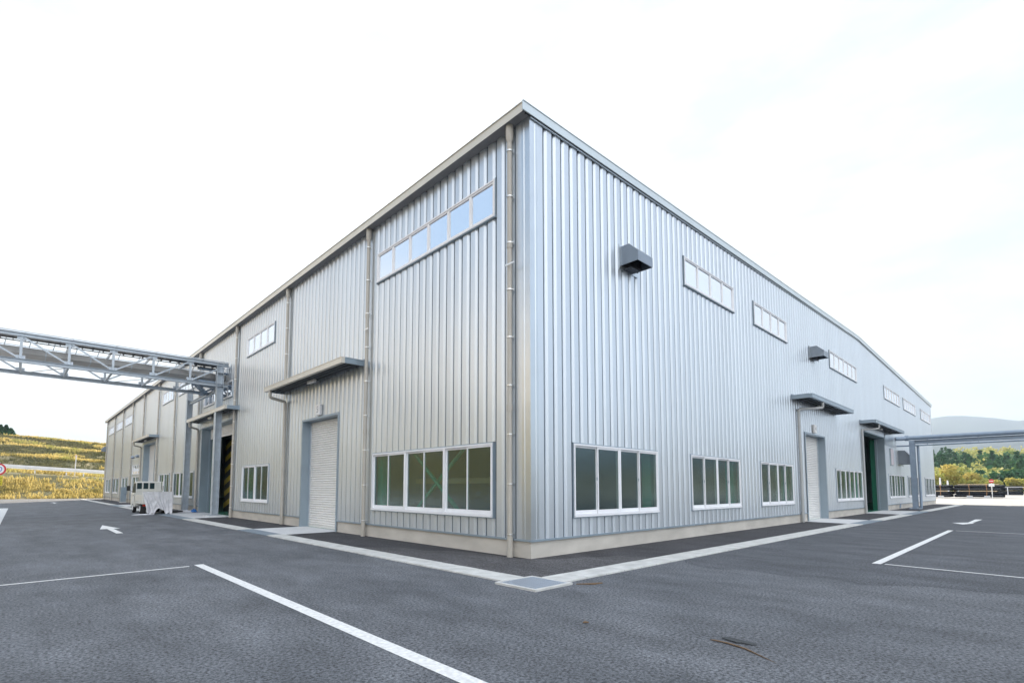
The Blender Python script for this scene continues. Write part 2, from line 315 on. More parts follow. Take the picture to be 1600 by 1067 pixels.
def tag(o, label=None, cat=None, group=None, kind=None):
    for k, v in (('label', label), ('category', cat), ('group', group), ('kind', kind)):
        if v: o[k] = v
    return o
def thing(name, label, cat, loc=(0, 0, 0), rz=0, group=None):
    o = bpy.data.objects.new(name, None); COL.objects.link(o); o.location = loc; o.rotation_euler = (0, 0, rz); o.empty_display_size = .3
    return tag(o, label, cat, group)
def dup(o, parent=None):
    c = o.copy(); COL.objects.link(c)
    if parent: c.parent = parent
    for ch in o.children: dup(ch, c)
    return c
def sheet(name, pts, z, m, label=None):
    b = MB(); b.add([(p[0], p[1], z if not callable(z) else z(p[0], p[1])) for p in pts], [tuple(range(len(pts)))])
    o = b.build(name, m, recalc=False)
    if o.data.polygons[0].normal.z < 0: o.data.flip_normals()
    o['kind'] = 'structure'
    if label: o['label'] = label; 
    return o

# wall frame: (u along wall, d outwards, z)
def W(side): return (lambda u, d, z: (-d, u, z)) if side == 'L' else (lambda u, d, z: (u, -d, z))
class WB(MB):
    def __init__(s, side): super().__init__(); s.P = W(side); s.side = side
    def wb(s, u0, u1, d0, d1, z0, z1):
        a = s.P(u0, d0, z0); b = s.P(u1, d1, z1); return s.box(a[0], b[0], a[1], b[1], z0, z1)
    def wt(s, pts, r, **k): return s.tube([s.P(*p) for p in pts], r, **k)
LEN_L, LEN_R, RIDGE, HT, SLOPE = 80.2, 63.8, 31.9, 10.58, .031
def rz(x): return HT+SLOPE*(x if x < RIDGE else LEN_R-x)

# ------------------------------------------------------------------ ground & terrain
def sstep(a, b, x):
    t = min(1, max(0, (x-a)/(b-a))); return t*t*(3-2*t)
def hill_h(x, y):
    h = 0
    # terraced embankment beyond the left end
    s = y-88
    def terr(s):
        k = [(0, 0), (1.5, .1), (11, 4.0), (16, 4.1), (24, 7.0), (27.5, 7.1), (36, 9.6), (39.5, 9.7), (48, 12.1), (60, 12.4), (200, 15), (900, 30)]
        if s <= 0: return 0
        for (a, p), (b, q) in zip(k, k[1:]):
            if s < b: return p+(q-p)*(s-a)/(b-a)
        return k[-1][1]
    t = terr(s)
    if t > 0:
        wx = 1-sstep(40, 110, x)
        t = t*wx - min(1, t/4)*.055*max(-40, min(30, x+10))*wx
    # bank on the -x side
    e = terr(-48-x+3*math.sin(y*.03)) * (1-sstep(-40, -140, -abs(y)-0) if False else 1)
    e *= 1.7*sstep(-70, -20, y)
    h = max(t, e)
    # wooded hill beyond the right end
    if x > 150:
        r = x-175
        if r > 0:
            f = 18*sstep(0, 330, r) + 2.5*math.sin(y*.045+.9)*sstep(20, 120, r) + 3*math.sin(x*.05+y*.02)*sstep(20, 120, r)
            h = max(h, f)
    return h
def yard(x): return .52*sstep(62.5, 70, x)
def base_z(x, y):
    h = hill_h(x, y)
    z = -.03 + (yard(x)-.03 if x > 62.5 else 0)
    return max(z, h+z)
def grid(name, xs, ys, fn, m):
    nx, ny = len(xs), len(ys); v = [(x, y, fn(x, y)) for x in xs for y in ys]
    f = [(i*ny+j, (i+1)*ny+j, (i+1)*ny+j+1, i*ny+j+1) for i in range(nx-1) for j in range(ny-1)]
    b = MB(); b.add(v, f, True); o = b.build(name, m, recalc=False); o['kind'] = 'structure'; return o
def axis(parts):
    o = []
    for a, b, st in parts: o += list(np.arange(a, b, st))
    o.append(parts[-1][1]); return [float(x) for x in o]
terrain = grid('ground', axis([(-6000, -600, 900), (-600, -120, 60), (-120, 70, 2.5), (70, 180, 6), (180, 560, 12), (560, 900, 60), (900, 6000, 850)]),
     axis([(-6000, -600, 900), (-600, -150, 50), (-150, 84, 6), (84, 150, 1.6), (150, 400, 10), (400, 900, 60), (900, 6000, 850)]), base_z, hill_m)
terrain['label'] = 'dry grassy ground and terraced slopes around the yard'
FX0 = -9.13
sheet('asphalt_yard', [(-47, -190), (62.3, -190), (62.3, 86.5), (-47, 86.5)], 0.0, asph)
b = MB()
xs = axis([(62.3, 71, .6), (71, 150, 8)])
b.add([(x, y, yard(x)+.004) for x in xs for y in (-60, 60)], [(2*i, 2*i+2, 2*i+3, 2*i+1) for i in range(len(xs)-1)], True)
o = b.build('concrete_yard', mat('sunlit_yard_concrete', (.46, .45, .43), .9, var=.08, vscale=.4), recalc=False); o['kind'] = 'structure'
sheet('concrete_pad', [(-9.13, 22.3), (-9.13, 45.8), (-30, 45.8), (-30, 22.3)], .012, white_conc)
sheet('newer_asphalt_lane', [(2.5, -2.41), (2.12, -2.6), (1.9, -2.8), (1.65, -3.37), (1.72, -3.6), (1.95, -3.75), (1.98, -4.1), (1.78, -4.72), (2.0, -5.0), (2.13, -5.45), (1.85, -5.8), (1.95, -6.1), (2.3, -6.4), (2.5, -6.85), (2.45, -7.2), (2.65, -7.7), (2.5, -9.5), (3.0, -12), (2.7, -18), (62.2, -18), (62.2, -2.42)], .0025, asph2)
# asphalt apron strip between the building and the drain channel (darker, newer)
def blob(pts, n=6, amp=.12):
    o = []
    for (a, b_) in zip(pts, pts[1:]+pts[:1]):
        for k in range(n):
            t = k/n; o.append((a[0]+(b_[0]-a[0])*t+random.uniform(-amp, amp), a[1]+(b_[1]-a[1])*t+random.uniform(-amp, amp)))
    return o
sheet('asphalt_apron', [(-1.93, -1.85), (61.5, -1.85), (61.5, 3), (3, 3), (3, 80.6), (-1.93, 80.6)], .006, asph_new)
sheet('worn_asphalt_patch', [(-1.93, -1.85), (2.1, -1.85)]+[(2.15, -1.6), (1.9, -1.35), (1.95, -1.05), (1.3, -.9), (1.05, -.62), (.4, -.5), (.1, -.25), (-.2, .1), (-.25, 1.6), (-.5, 2.4), (-.9, 2.9), (-1.0, 3.8), (-1.5, 4.3), (-1.93, 5.0)], .010, asph_old)
# drain channel (concrete covers with joints)
b = MB()
def slabs(b, side, a, c, gaps):
    u = a
    while u < c-.01:
        e = min(u+.6, c)
        if not any(g0 < (u+e)/2 < g1 for g0, g1 in gaps):
            j = random.uniform(-.002, .002)
            if side == 'L': b.box(-2.46, -1.92, u+.010, e-.010, -.05, .028+j)
            else: b.box(u+.010, e-.010, -2.40, -1.85, -.05, .028+j)
        u = e
slabs(b, 'L', -1.62, 80.4, [(9.6, 12.9), (22.0, 29.4), (44.6, 50.2)])
slabs(b, 'R', -1.72, 61.2, [(19.3, 23.3), (31.8, 38.8)])
o = b.build('drain_channel', kerb_m, bevel=.006); o['kind'] = 'structure'
def grating(name, x0, x1, y0, y1, parent=None, step=.03, frame=.0, z=.03, diag=False):
    b = MB(); b.box(x0, x1, y0, y1, -.04, .004+.003)
    lx = (x1-x0) > (y1-y0)
    o1 = b.build(name, mat_void, parent)
    g = MB()
    n = int((y1-y0)/step)
    for i in range(n+1):
        y = y0+(y1-y0)*i/n; g.box(x0, x1, y-.005, y+.005, .008, z)
    n = int((x1-x0)/(step*3))
    for i in range(n+1):
        x = x0+(x1-x0)*i/n; g.box(x-.006, x+.006, y0, y1, .008, z-.003)
    return o1, g
mat_void = mat('pit_dark', (.02, .02, .025), .9)
gl_ = MB()
for (y0, y1) in ((9.6, 12.9), (22.0, 29.4), (44.6, 50.2)): gl_.box(-2.46, -1.92, y0, y1, -.05, .022)
for (x0, x1) in ((19.3, 23.3), (31.8, 38.8)): gl_.box(x0, x1, -2.40, -1.85, -.05, .022)
o = gl_.build('drain_grating_strip', mat('worn_grating_cover', (.22, .27, .32), .6, .3, var=.12, vscale=9, stretch=(6, 6, 1)), bevel=.004); o['kind'] = 'structure'
for nm, pts in (('concrete_apron', [(.5, 9.62), (-1.915, 9.62), (-1.915, 12.9), (.5, 12.9)]), ('concrete_apron', [(.5, 22.35), (-1.915, 22.1), (-1.915, 29.3), (.5, 29.1)]),
                ('concrete_apron', [(.5, 44.6), (-1.915, 44.6), (-1.915, 50.2), (.5, 50.2)]),
                ('concrete_apron', [(19.6, .5), (19.3, -1.845), (23.3, -1.845), (23.3, .5)]), ('concrete_apron', [(32.2, .5), (31.9, -1.845), (38.8, -1.845), (38.7, .5)])):
    sheet(nm, pts, .016, white_conc)
# corner pit
pit = thing('drain_pit', 'square steel grating in a pale concrete rim at the meeting of the two drain channels', 'drain grate', (-2.22, -2.12, 0))
b = MB(); X0, X1, Y0, Y1, fr = -.46, .46, -.46, .46, .06
b.box(X0, X1, Y0, Y0+fr, -.05, .036); b.box(X0, X1, Y1-fr, Y1, -.05, .036); b.box(X0, X0+fr, Y0+fr, Y1-fr, -.05, .036); b.box(X1-fr, X1, Y0+fr, Y1-fr, -.05, .036)
b.build('rim', kerb_m, pit, bevel=.005)
b = MB(); b.box(X0+fr, X1-fr, Y0+fr, Y1-fr, -.06, .009); b.build('pit_floor', mat_void, pit)
g = MB(); n = 15
for i in range(n):
    t = X0+fr+.02+(X1-X0-2*fr-.04)*i/(n-1); g.box(t-.011, t+.011, Y0+fr, Y1-fr, .012, .034)
for i in range(9):
    t = Y0+fr+.02+(Y1-Y0-2*fr-.04)*i/8; g.box(X0+fr, X1-fr, t-.006, t+.006, .012, .031)
g.build('grating', grate_m, pit)

# road markings
Z = .005
def line(name, a, b_, w):
    a, b_ = Vector((*a, 0)), Vector((*b_, 0)); d = (b_-a).normalized(); e = Vector((-d.y, d.x, 0))*w/2
    return sheet(name, [(a-e)[:2], (b_-e)[:2], (b_+e)[:2], (a+e)[:2]], Z, paint_m)
line('parking_line', (-5.79, 4.06), (-5.79, -14), .17)
line('parking_line', (-5.99, 3.92), (-9.1-6, 3.62-.5), .085)
line('parking_line', (4.95, -5.48), (18.0, -5.46), .16)
line('parking_line', (5.0, -5.62), (4.2, -14), .085)
line('parking_line', (17.92, -5.62), (17.4, -14), .085)
def arrow(name, pts): sheet(name, pts, Z, paint_m)
def straight(cx, cy, L=5.0, sy=1):
    s = sy; return [(cx-.1, cy), (cx+.1, cy), (cx+.1, cy+s*L*.5), (cx+.32, cy+s*L*.5), (cx, cy+s*L), (cx-.32, cy+s*L*.5), (cx-.1, cy+s*L*.5)]
arrow('road_arrow', straight(-5.94, 14.1, 5.2))
arrow('road_arrow', straight(-5.85, 60.2, 4.2))
arrow('road_arrow', [(28.7, -5.72), (28.5, -5.45), (24.9, -5.45), (24.0, -4.95), (22.9, -5.42), (24.25, -5.72), (24.6, -5.62)])
arrow('road_arrow', [(x, y) for x, y in ((63.0-2.4, -5.6), (61.0, -5.3), (60.0, -5.6), (61.0, -5.9))])
line('edge_line', (2.0, 83.0), (-9.8, 80.9), .12)
# ------------------------------------------------------------------ building
bd = thing('factory_building', 'long ribbed silver steel factory hall with a low gable roof', 'factory', (0, 0, 0))
# openings: (u0,u1,z0,z1)
WIN_L_UP = [(1.13, 6.96, 6), (16.47, 20.4, 4), (30.6, 36.2, 6), (38.1, 42.1, 4), (57.9, 62.9, 5), (65.0, 70.0, 5), (72.0, 77.0, 5)]
WIN_L_LO = [(1.2, 7.04, 6), (16.65, 20.52, 4), (30.7, 36.8, 6), (38.3, 42.3, 4), (51.9, 56.1, 4), (59.2, 63.2, 4), (66.1, 71.0, 4), (73.3, 77.9, 4)]
WIN_R_UP = [(7.61, 11.68, 4), (13.76, 17.77, 4), (24.98, 31.08, 6), (39.6, 45.65, 6), (47.45, 53.4, 6), (56.65, 62.7, 6)]
WIN_R_LO = [(1.49, 5.55, 4), (7.73, 11.73, 4), (13.87, 17.86, 4), (25.19, 31.23, 6), (39.7, 46.0, 6), (47.6, 54.0, 6), (56.8, 63.0, 6)]
ZL, ZU = (.91, 2.72), (8.52, 9.50)
ops = {'L': [(a, b_, *ZU) for a, b_, n in WIN_L_UP]+[(a, b_, *ZL) for a, b_, n in WIN_L_LO]+[(52, 56.1, 2.93, 3.9), (22.8, 28.8, 6.76, 7.7)]+[(9.64, 12.88, 0, 4.36), (22.3, 29.0, 0, 5.42), (44.7, 50.15, 0, 5.65)],
       'R': [(a, b_, *ZU) for a, b_, n in WIN_R_UP]+[(a, b_, *ZL) for a, b_, n in WIN_R_LO]+[(19.95, 23.28, 0, 4.38), (32.2, 38.68, 0, 5.42)]}
PER = .34
PROF = [(0, 0), (.03, .018), (.21, .056), (.730, .056), (.738, .040), (.808, .040), (.816, .052), (.92, 0), (1.0, 0)]
def wall_mesh(side, L, top, ops, z0=.43):
    us = {0.16: 0, L-.16: 0}
    pr = {}
    def prof(u):      # outward depth of the profile
        t = ((u-.16) % PER)/PER
        for (a, p), (b_, q) in zip(PROF, PROF[1:]):
            if t <= b_: return p+(q-p)*(t-a)/(b_-a)
        return 0
    bps = set([.16, L-.16])
    k = .16
    while k < L-.16:
        for t, _d in PROF[:-1]: 
            if k+t*PER < L-.16: bps.add(round(k+t*PER, 5))
        k += PER
    for o in ops:
        bps.add(o[0]); bps.add(o[1])
    bps = sorted(bps); v = []; f = []; P = W(side); groove = []
    for a, c in zip(bps, bps[1:]):
        if c-a < 1e-4: continue
        m = (a+c)/2; da, dc = prof(a+1e-6), prof(c-1e-6)
        cuts = sorted([(o[2], o[3]) for o in ops if o[0] < m < o[1]]); z = z0; segs = []
        for q0, q1 in cuts:
            if q0 > z: segs.append((z, q0))
            z = max(z, q1)
        segs.append((z, None))
        for s0, s1 in segs:
            ta, tb = (top(a), top(c)) if s1 is None else (s1, s1)
            groove.append(.730 < (((a+c)/2-.16) % PER)/PER < .816)  # groove faces that carry the painted shade line
            i = len(v); v += [P(a, da, s0), P(c, dc, s0), P(c, dc, tb), P(a, da, ta)]; f.append((i, i+1, i+2, i+3))
    b = MB(); b.add(v, f); b.mi = [1 if q else 0 for q in groove]
    return b
wl = wall_mesh('L', LEN_L, lambda u: HT, ops['L']).build('wall', [galv, groove_shade_m], bd, recalc=False); wl['label'] = 'ribbed eaves wall with beige downpipes'
wr = wall_mesh('R', LEN_R, rz, ops['R']).build('wall', [galv, groove_shade_m], bd, recalc=False); wr['label'] = 'ribbed gable wall without downpipes to the roof'
# far walls and inner lining
b = MB(); b.box(LEN_R-.05, LEN_R, .1, LEN_L, 0, HT); b.box(.1, LEN_R-.05, LEN_L-.05, LEN_L, 0, HT)
b.add([(0, LEN_L-.02, HT), (RIDGE, LEN_L-.02, rz(RIDGE)), (LEN_R, LEN_L-.02, HT)], [(0, 1, 2)])
b.build('wall', galv, bd)
# corner trim
b = MB()
b.add([(-.062, .22, .43), (-.062, .14, .43), (-.048, .12, .43), (-.062, .10, .43), (-.062, -.062, .43), (.10, -.062, .43), (.12, -.048, .43), (.14, -.062, .43), (.22, -.062, .43), (.22, 0.0, .43)] +
      [(-.062, .22, HT), (-.062, .14, HT), (-.048, .12, HT), (-.062, .10, HT), (-.062, -.062, HT), (.10, -.062, HT), (.12, -.048, HT), (.14, -.062, HT), (.22, -.062, HT), (.22, 0.0, HT)],
      [(i, i+1, 11+i, 10+i) for i in range(9)])
b.box(LEN_R-.18, LEN_R+.02, -.062, .1, .43, HT+.005); b.box(-.062, .1, LEN_L-.18, LEN_L+.02, .43, HT)
b.build('corner_trim', galv_trim, bd, recalc=False)
# flashing at base + plinth
def runs(L, doors):
    o = []; s = 0
    for a, c in doors: o.append((s, a)); s = c
    o.append((s, L)); return o
DL = [(9.64, 12.88), (22.3, 29.0), (44.7, 50.15)]; DR = [(19.95, 23.28), (32.2, 38.68)]
fl = MB(); pl = MB()
for a, c in runs(LEN_L, DL):
    if a == 0: a = -.075
    fl.box(-.078, 0, a, c, .405, .43); fl.box(-.082, -.078, a, c, .385, .432)
    pl.box(-.028, .2, max(a, -.028), c, -.1, .402)
for a, c in runs(LEN_R, DR):
    if a == 0: a = 0.003; 
    fl.box(a, c, -.078, -.003, .405, .43); fl.box(a-.08 if a < .1 else a, c, -.082, -.078, .385, .432)
    pl.box(.2 if a < .1 else a, c, -.028, .2, -.1, .402)
fl.build('base_flashing', trim_blue, bd); pl.build('plinth', plinth_m, bd)
# joint covers near the downpipes (flat strips)
PIPES_L = [.52, 7.45, 14.7, 22.0, 29.75, 36.95, 43.4, 50.5, 57.0, 63.9, 70.9, 78.2]
b = MB()
for u in PIPES_L[1:]: b.box(-.066, -.004, u-.30, u-.12, .432, HT-.02)
b.build('joint_cover', galv_trim, bd)
# roof + eaves
rf = MB()
E0 = -.33; zt = 10.74
def rr(x): return zt+SLOPE*((x-E0) if x < RIDGE else (2*RIDGE-x-E0))
X1 = LEN_R+.33
rf.add([(E0+.01, -.10, rr(E0)-.01), (RIDGE, -.10, rr(RIDGE)-.01), (X1-.01, -.10, rr(X1)-.01), (E0+.01, LEN_L+.1, rr(E0)-.01), (RIDGE, LEN_L+.1, rr(RIDGE)-.01), (X1-.01, LEN_L+.1, rr(X1)-.01)], [(0, 1, 4, 3), (1, 2, 5, 4)])
k = 0.6
roof = rf.build('roof', galv_trim, bd, recalc=False)
g = MB(); g.poly([(E0, 10.52), (E0, 10.72), (E0-.03, 10.74), (E0+.05, 10.745), (E0+.05, 10.70), (E0+.02, 10.54)], 'y', -.085, LEN_L+.12)
g.poly([(X1, 10.52), (X1, 10.72), (X1-.05, 10.745), (X1-.02, 10.54)], 'y', -.085, LEN_L+.12)
g.build('eaves_gutter', fascia_m, roof)
g = MB(); g.box(E0+.01, -.004, -.05, LEN_L+.1, 10.545, 10.575); g.build('soffit', soffit_m, roof)
def slope_strip(mb, y0, y1, dz0, dz1, xa=E0-.03, xb=X1+.03):
    pts = [xa, RIDGE, xb]
    v = [];
    for x in pts:
        z = rr(x) if E0 <= x <= X1 else rr(min(max(x, E0), X1))
        v += [(x, y0, z+dz0), (x, y1, z+dz0), (x, y1, z+dz1), (x, y0, z+dz1)]
    f = [(0, 1, 2, 3), (8, 11, 10, 9)]
    for i in (0, 1):
        o = i*4
        for j in range(4): f.append((o+j, o+(j+1) % 4, o+4+(j+1) % 4, o+4+j))
    mb.add(v, f)
g = MB(); slope_strip(g, -.135, -.105, -.215, .0); slope_strip(g, -.15, -.09, .002, .02)
g.build('barge_board', mat('pale_blue_barge', (.60, .66, .68), .4, .45, var=.03, vscale=2), roof)
g = MB(); slope_strip(g, -.104, -.02, -.20, -.16, xa=-.2, xb=X1-.1); g.build('barge_shadow_gap', dark_gap, roof)  # solid dark strip, paints the shade in the gap under the barge
g = MB(); slope_strip(g, -.098, -.06, -.262, -.232, xa=-.06, xb=X1-.3); g.build('barge_under_trim', galv_trim, roof)
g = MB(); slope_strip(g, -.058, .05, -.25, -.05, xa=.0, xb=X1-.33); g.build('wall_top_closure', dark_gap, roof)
# roof ribs standing above the eaves edge
g = MB()
for i in range(96):
    y = i*.83+.1; g.box(E0+.0, E0+.5, y, y+.05, 10.75, 10.785)
g.build('seam_end', galv_trim, roof)

# windows -------------------------------------------------------
def window(side, u0, u1, z0, z1, n, low=True):
    P = W(side); b = WB(side); t = .04; d0, d1 = -.02, .105
    fr = WB(side)
    fr.wb(u0, u1, d0, d1, z1-t, z1); fr.wb(u0, u1, d0, d1+.02, z0-.02, z0+t*.9)
    fr.wb(u0, u0+t, d0, d1, z0+t, z1-t); fr.wb(u1-t, u1, d0, d1, z0+t, z1-t)
    if low:
        nu = n//2 if n % 2 == 0 else n
        wu = (u1-u0)/nu
        for i in range(1, nu): c = u0+i*wu; fr.wb(c-.036, c+.036, d0, d1-.005, z0+t, z1-t)
    w_ = fr.build('window', alu, bd)
    # dark surround flashing
    s = WB(side); s.wb(u0-.020, u0-.002, -.01, .085, z0-.03, z1+.03); s.wb(u1+.002, u1+.020, -.01, .085, z0-.03, z1+.03); s.wb(u0-.020, u1+.020, -.01, .07, z1+.002, z1+.03); s.wb(u0-.03, u1+.03, -.01, .112, z0-.045, z0-.022)
    s.build('surround_flashing', trim_blue, w_)
    sash = WB(side); st = WB(side); gl = WB(side)
    if low:
        for i in range(nu):
            a, c = u0+i*wu+(.036 if i else t), u0+(i+1)*wu-(.036 if i < nu-1 else t); m = (a+c)/2
            for j, (p, q) in enumerate(((a, m), (m, c))):
                fwd = (j == 0) if side == 'L' else (j == 1)
                dd = .055 if fwd else .015
                p2, q2 = (p-.02 if j == 1 and fwd else p), (q+.02 if j == 0 and fwd else q)
                sash.wb(p2, q2, dd, dd+.03, z0+t, z0+t+.10); sash.wb(p2, q2, dd, dd+.03, z1-t-.05, z1-t)
                sash.wb(p2, p2+.038, dd, dd+.03, z0+t+.10, z1-t-.05); sash.wb(q2-.038, q2, dd, dd+.03, z0+t+.10, z1-t-.05)
                gl.wb(p2+.036, q2-.036, dd+.012, dd+.016, z0+t+.098, z1-t-.048)
            if side == 'L': st.wb(m-.11, m-.02, .01, .014, z0+t+.1, z1-t-.05) if False else st.wb(m+.02, m+.03, .052, .075, z0+.9, z0+.98)
            else: st.wb(m-.03, m-.02, .052, .075, z0+.9, z0+.98)
        st.build('latch', alu_dark, w_)
    else:
        wu = (u1-u0)/n
        for i in range(n):
            a, c = u0+i*wu+(.0 if i else t), u0+(i+1)*wu-(0 if i < n-1 else t)
            k = .045
            sash.wb(a, a+k, .03, .085, z0+t, z1-t); sash.wb(c-k, c, .03, .085, z0+t, z1-t); sash.wb(a+k, c-k, .03, .085, z0+t, z0+t+.05); sash.wb(a+k, c-k, .03, .085, z1-t-.045, z1-t)
            gl.wb(a+k-.002, c-k+.002, .05, .055, z0+t+.048, z1-t-.043)
    sash.build('sash', alu, w_); gl.build('pane', glass_low if low else glass_up, w_)
    return w_
for a, c, n in WIN_L_UP: window('L', a, c, *ZU, n, False)
for a, c, n in WIN_R_UP: window('R', a, c, *ZU, n, False)
for a, c, n in WIN_L_LO: window('L', a, c, *ZL, n)
for a, c, n in WIN_R_LO: window('R', a, c, *ZL, n)
window('L', 52, 56.1, 2.93, 3.9, 4, False); window('L', 22.8, 28.8, 6.76, 7.7, 6, False)

# doors -----------------------------------------------------------
def door(side, u0, u1, z1, dep=.48, closed=True, box=.0):
    r = WB(side)      # reveal lining
    for (a, c) in ((u0, u0+.03), (u1-.03, u1)): r.wb(a, c, -dep, .08, 0.0, z1-.03)
    r.wb(u0, u1, -dep, .08, z1-.03, z1)
    r.wb(u0-.07, u0, .062, .08, 0, z1+.05); r.wb(u1, u1+.07, .062, .08, 0, z1+.05); r.wb(u0-.001, u1+.001, .062, .078, z1+.001, z1+.05)
    d = r.build('door_surround', trim_blue, bd)
    s = WB(side); P = W(side)
    zb = .04 if closed else z1-.62
    n = int((z1-.04-zb)/.092); prof = []
    for i in range(n):
        z = z1-.035-i*.092
        for k in range(5):
            a = math.pi*k/4; prof.append((-dep+.30+.026*math.sin(a) if False else -dep+.06+.030*math.sin(a), z-.082*k/4))
        prof.append((-dep+.055, z-.092))
    v = []; f = []
    for dd, z in prof: v += [P(u0+.06, dd, z), P(u1-.06, dd, z)]
    f = [(2*i, 2*i+1, 2*i+3, 2*i+2) for i in range(len(prof)-1)]
    s.add(v, f, True); s.wb(u0+.06, u1-.06, -dep+.02, -dep+.075, prof[-1][1]-.10, prof[-1][1])
    if closed or side == 'L': s.build('roller_shutter', shutter_m, d, recalc=False)
    g = WB(side); g.wb(u0+.03, u0+.10, -dep-.02, -dep+.11, 0, z1-.03); g.wb(u1-.10, u1-.03, -dep-.02, -dep+.11, 0, z1-.03); g.build('shutter_rail', trim_blue if not closed else steel, d)
    if closed:
        h = WB(side); h.wb((u0+u1)/2+.5, (u0+u1)/2+.62, -dep+.09, -dep+.115, .14, .165); h.build('handle', clip_m, d)
    return d
door('L', 9.64, 12.88, 4.36, .36); door('R', 19.95, 23.28, 4.38, .36)
d2 = door('L', 22.3, 29.0, 5.42, .5, closed=False); door('L', 44.7, 50.15, 5.65)
d4 = door('R', 32.2, 38.68, 5.42, .5, closed=False)
# number plates
def text_mesh(s, name, size, m, parent, loc, rot, ext=.002, align='CENTER'):
    cu = bpy.data.curves.new(name, 'FONT'); cu.body = s; cu.size = size; cu.align_x = align; cu.align_y = 'CENTER'; cu.extrude = ext
    to = bpy.data.objects.new(name, cu); COL.objects.link(to)
    me = bpy.data.meshes.new_from_object(to); COL.objects.unlink(to); bpy.data.objects.remove(to)
    me.materials.clear(); me.materials.append(m)
    o = bpy.data.objects.new(name, me); COL.objects.link(o); o.parent = parent; o.location = loc; o.rotation_euler = rot; return o
def plate(side, u, z, s):
    b = WB(side); b.wb(u-.19, u+.19, .06, .17, z-.21, z+.21); p = b.build('number_plate', white_m, bd, bevel=.01)
    if side == 'L': text_mesh(s, 'number', .36, mat_grey, p, (-.175, u, z), (math.pi/2, 0, -math.pi/2))
    else: text_mesh(s, 'number', .36, mat_grey, p, (u, -.175, z), (math.pi/2, 0, 0))
mat_grey = mat('grey_lettering', (.33, .34, .36), .6)
plate('L', 11.25, 4.66, '5'); plate('R', 21.4, 4.68, '4')

# canopies --------------------------------------------------------
def canopy(side, u0, u1, zt, dep, lampu, outlet, pipe_u, pz=.0, pipe_from=None):
    b = WB(side); P = W(side)
    b.wb(u0+.02, u1-.02, .04, dep-.12, zt-.07, zt-.04)
    c = b.build('door_canopy', trim_blue, bd)
    b = WB(side); b.wb(u0, u1, dep-.13, dep, zt-.21, zt-.035); b.wb(u0-.004, u1+.004, dep-.15, dep+.012, zt-.034, zt-.012)
    b.build('canopy_gutter', fascia_m if side == 'L' else trim_blue, c)
    b = WB(side); b.wb(u0, u0+.03, .03, dep-.13, zt-.20, zt-.03); b.wb(u1-.03, u1, .03, dep-.13, zt-.20, zt-.03); b.wb(u0-.01, u1+.01, .03, dep-.14, zt-.036, zt+.0)
    b.wb(u0-.01, u1+.01, .0, .09, zt, zt+.05)
    b.build('canopy_cap', trim_blue, c)
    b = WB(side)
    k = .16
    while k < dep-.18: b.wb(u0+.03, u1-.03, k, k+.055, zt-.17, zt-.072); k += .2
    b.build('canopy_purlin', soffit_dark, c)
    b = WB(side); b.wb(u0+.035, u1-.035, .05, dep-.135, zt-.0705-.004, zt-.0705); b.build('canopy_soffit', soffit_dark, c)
    b = WB(side); b.wb(lampu-.32, lampu+.32, .30, .44, zt-.29, zt-.17); b.build('canopy_lamp', shutter_m, c, bevel=.03)
    # outlet elbow to the wall pipe
    b = WB(side); r = .065
    b.wt([(outlet, dep-.07, zt-.20), (outlet, dep-.07, zt-.42), (outlet+.0*(pipe_u-outlet), dep-.10, zt-.49), (outlet+.15*(pipe_u-outlet), dep-.17, zt-.52), (pipe_u-.12*(pipe_u-outlet), .18, zt-.60), (pipe_u, .14, zt-.66), (pipe_u, .14, zt-.78), (pipe_u, .14, 0.02)], r, n=14)
    b.wt([(pipe_u, .14, .02), (pipe_u, .14, .5)], .075, n=14)
    for z in (1.1, 2.35, 3.6, 4.6): b.wt([(pipe_u, .14, z), (pipe_u, .14, z+.05)], .074, n=14)
    b.build('canopy_downpipe', pipe_m if side == 'L' else pipe_grey, c)
    return c
canopy('L', 7.75, 15.1, 6.0, .93, 11.4, 14.55, 14.7)
canopy('L', 21.5, 29.9, 6.03, .80, 26.0, 29.4, 29.75)
canopy('L', 43.2, 51.1, 6.1, .90, 47.5, 50.6, 51.3)
canopy('R', 18.2, 25.8, 6.05, .93, 21.6, 18.75+1.3, 18.85)
canopy('R', 31.4, 41.2, 6.05, .93, 36.0, 32.6, 31.55)

# downpipes on the eaves wall ----------------------------------------
def downpipe(u, cut=None):
    b = WB('L'); r = .061; D = .16
    segs = [(0.02, 10.3)] if not cut else cut
    for z0, z1 in segs:
        b.wt([(u, D, z0), (u, D, z1)], r, n=16)
        if z0 < 1: b.wt([(u, D, .0), (u, D, .46)], r+.012, n=16)
        if z1 > 10: b.wt([(u, D, 10.12), (u, D, 10.22), (u, D, 10.36), (u, D, 10.55)], r, n=16, radii=[r+.006, r+.03, r+.036, r+.036])
        z = z0+3.4
        while z < z1-1: b.wt([(u, D, z), (u, D, z+.16)], r+.010, n=16); z += 4.0
    p = b.build('downpipe', pipe_m, bd)
    c = WB('L'); z = .52
    while z < 10.2:
        if any(z0 < z < z1 for z0, z1 in segs):
            c.wt([(u, D, z), (u, D, z+.028)], r+.016, n=16); c.wb(u-.035, u-.02, .02, D, z, z+.028)
            c.wb(u-.12, u-.02, D-.02, D-.005, z, z+.02) if int(z*10) % 3 == 0 else None
        z += 1.17
    c.wb(u-.26, u+.03, .26, .275, 6.95, 6.985) if u != PIPES_L[2] else None
    c.build('pipe_clip', clip_m, p)
for u in PIPES_L:
    if abs(u-14.7) < .1: downpipe(u, [(6.05, 10.3)])
    elif abs(u-29.75) < .1: downpipe(u, [(6.08, 10.3)])
    elif abs(u-50.5) < .1: downpipe(u, [(6.12, 10.3)])
    else: downpipe(u)
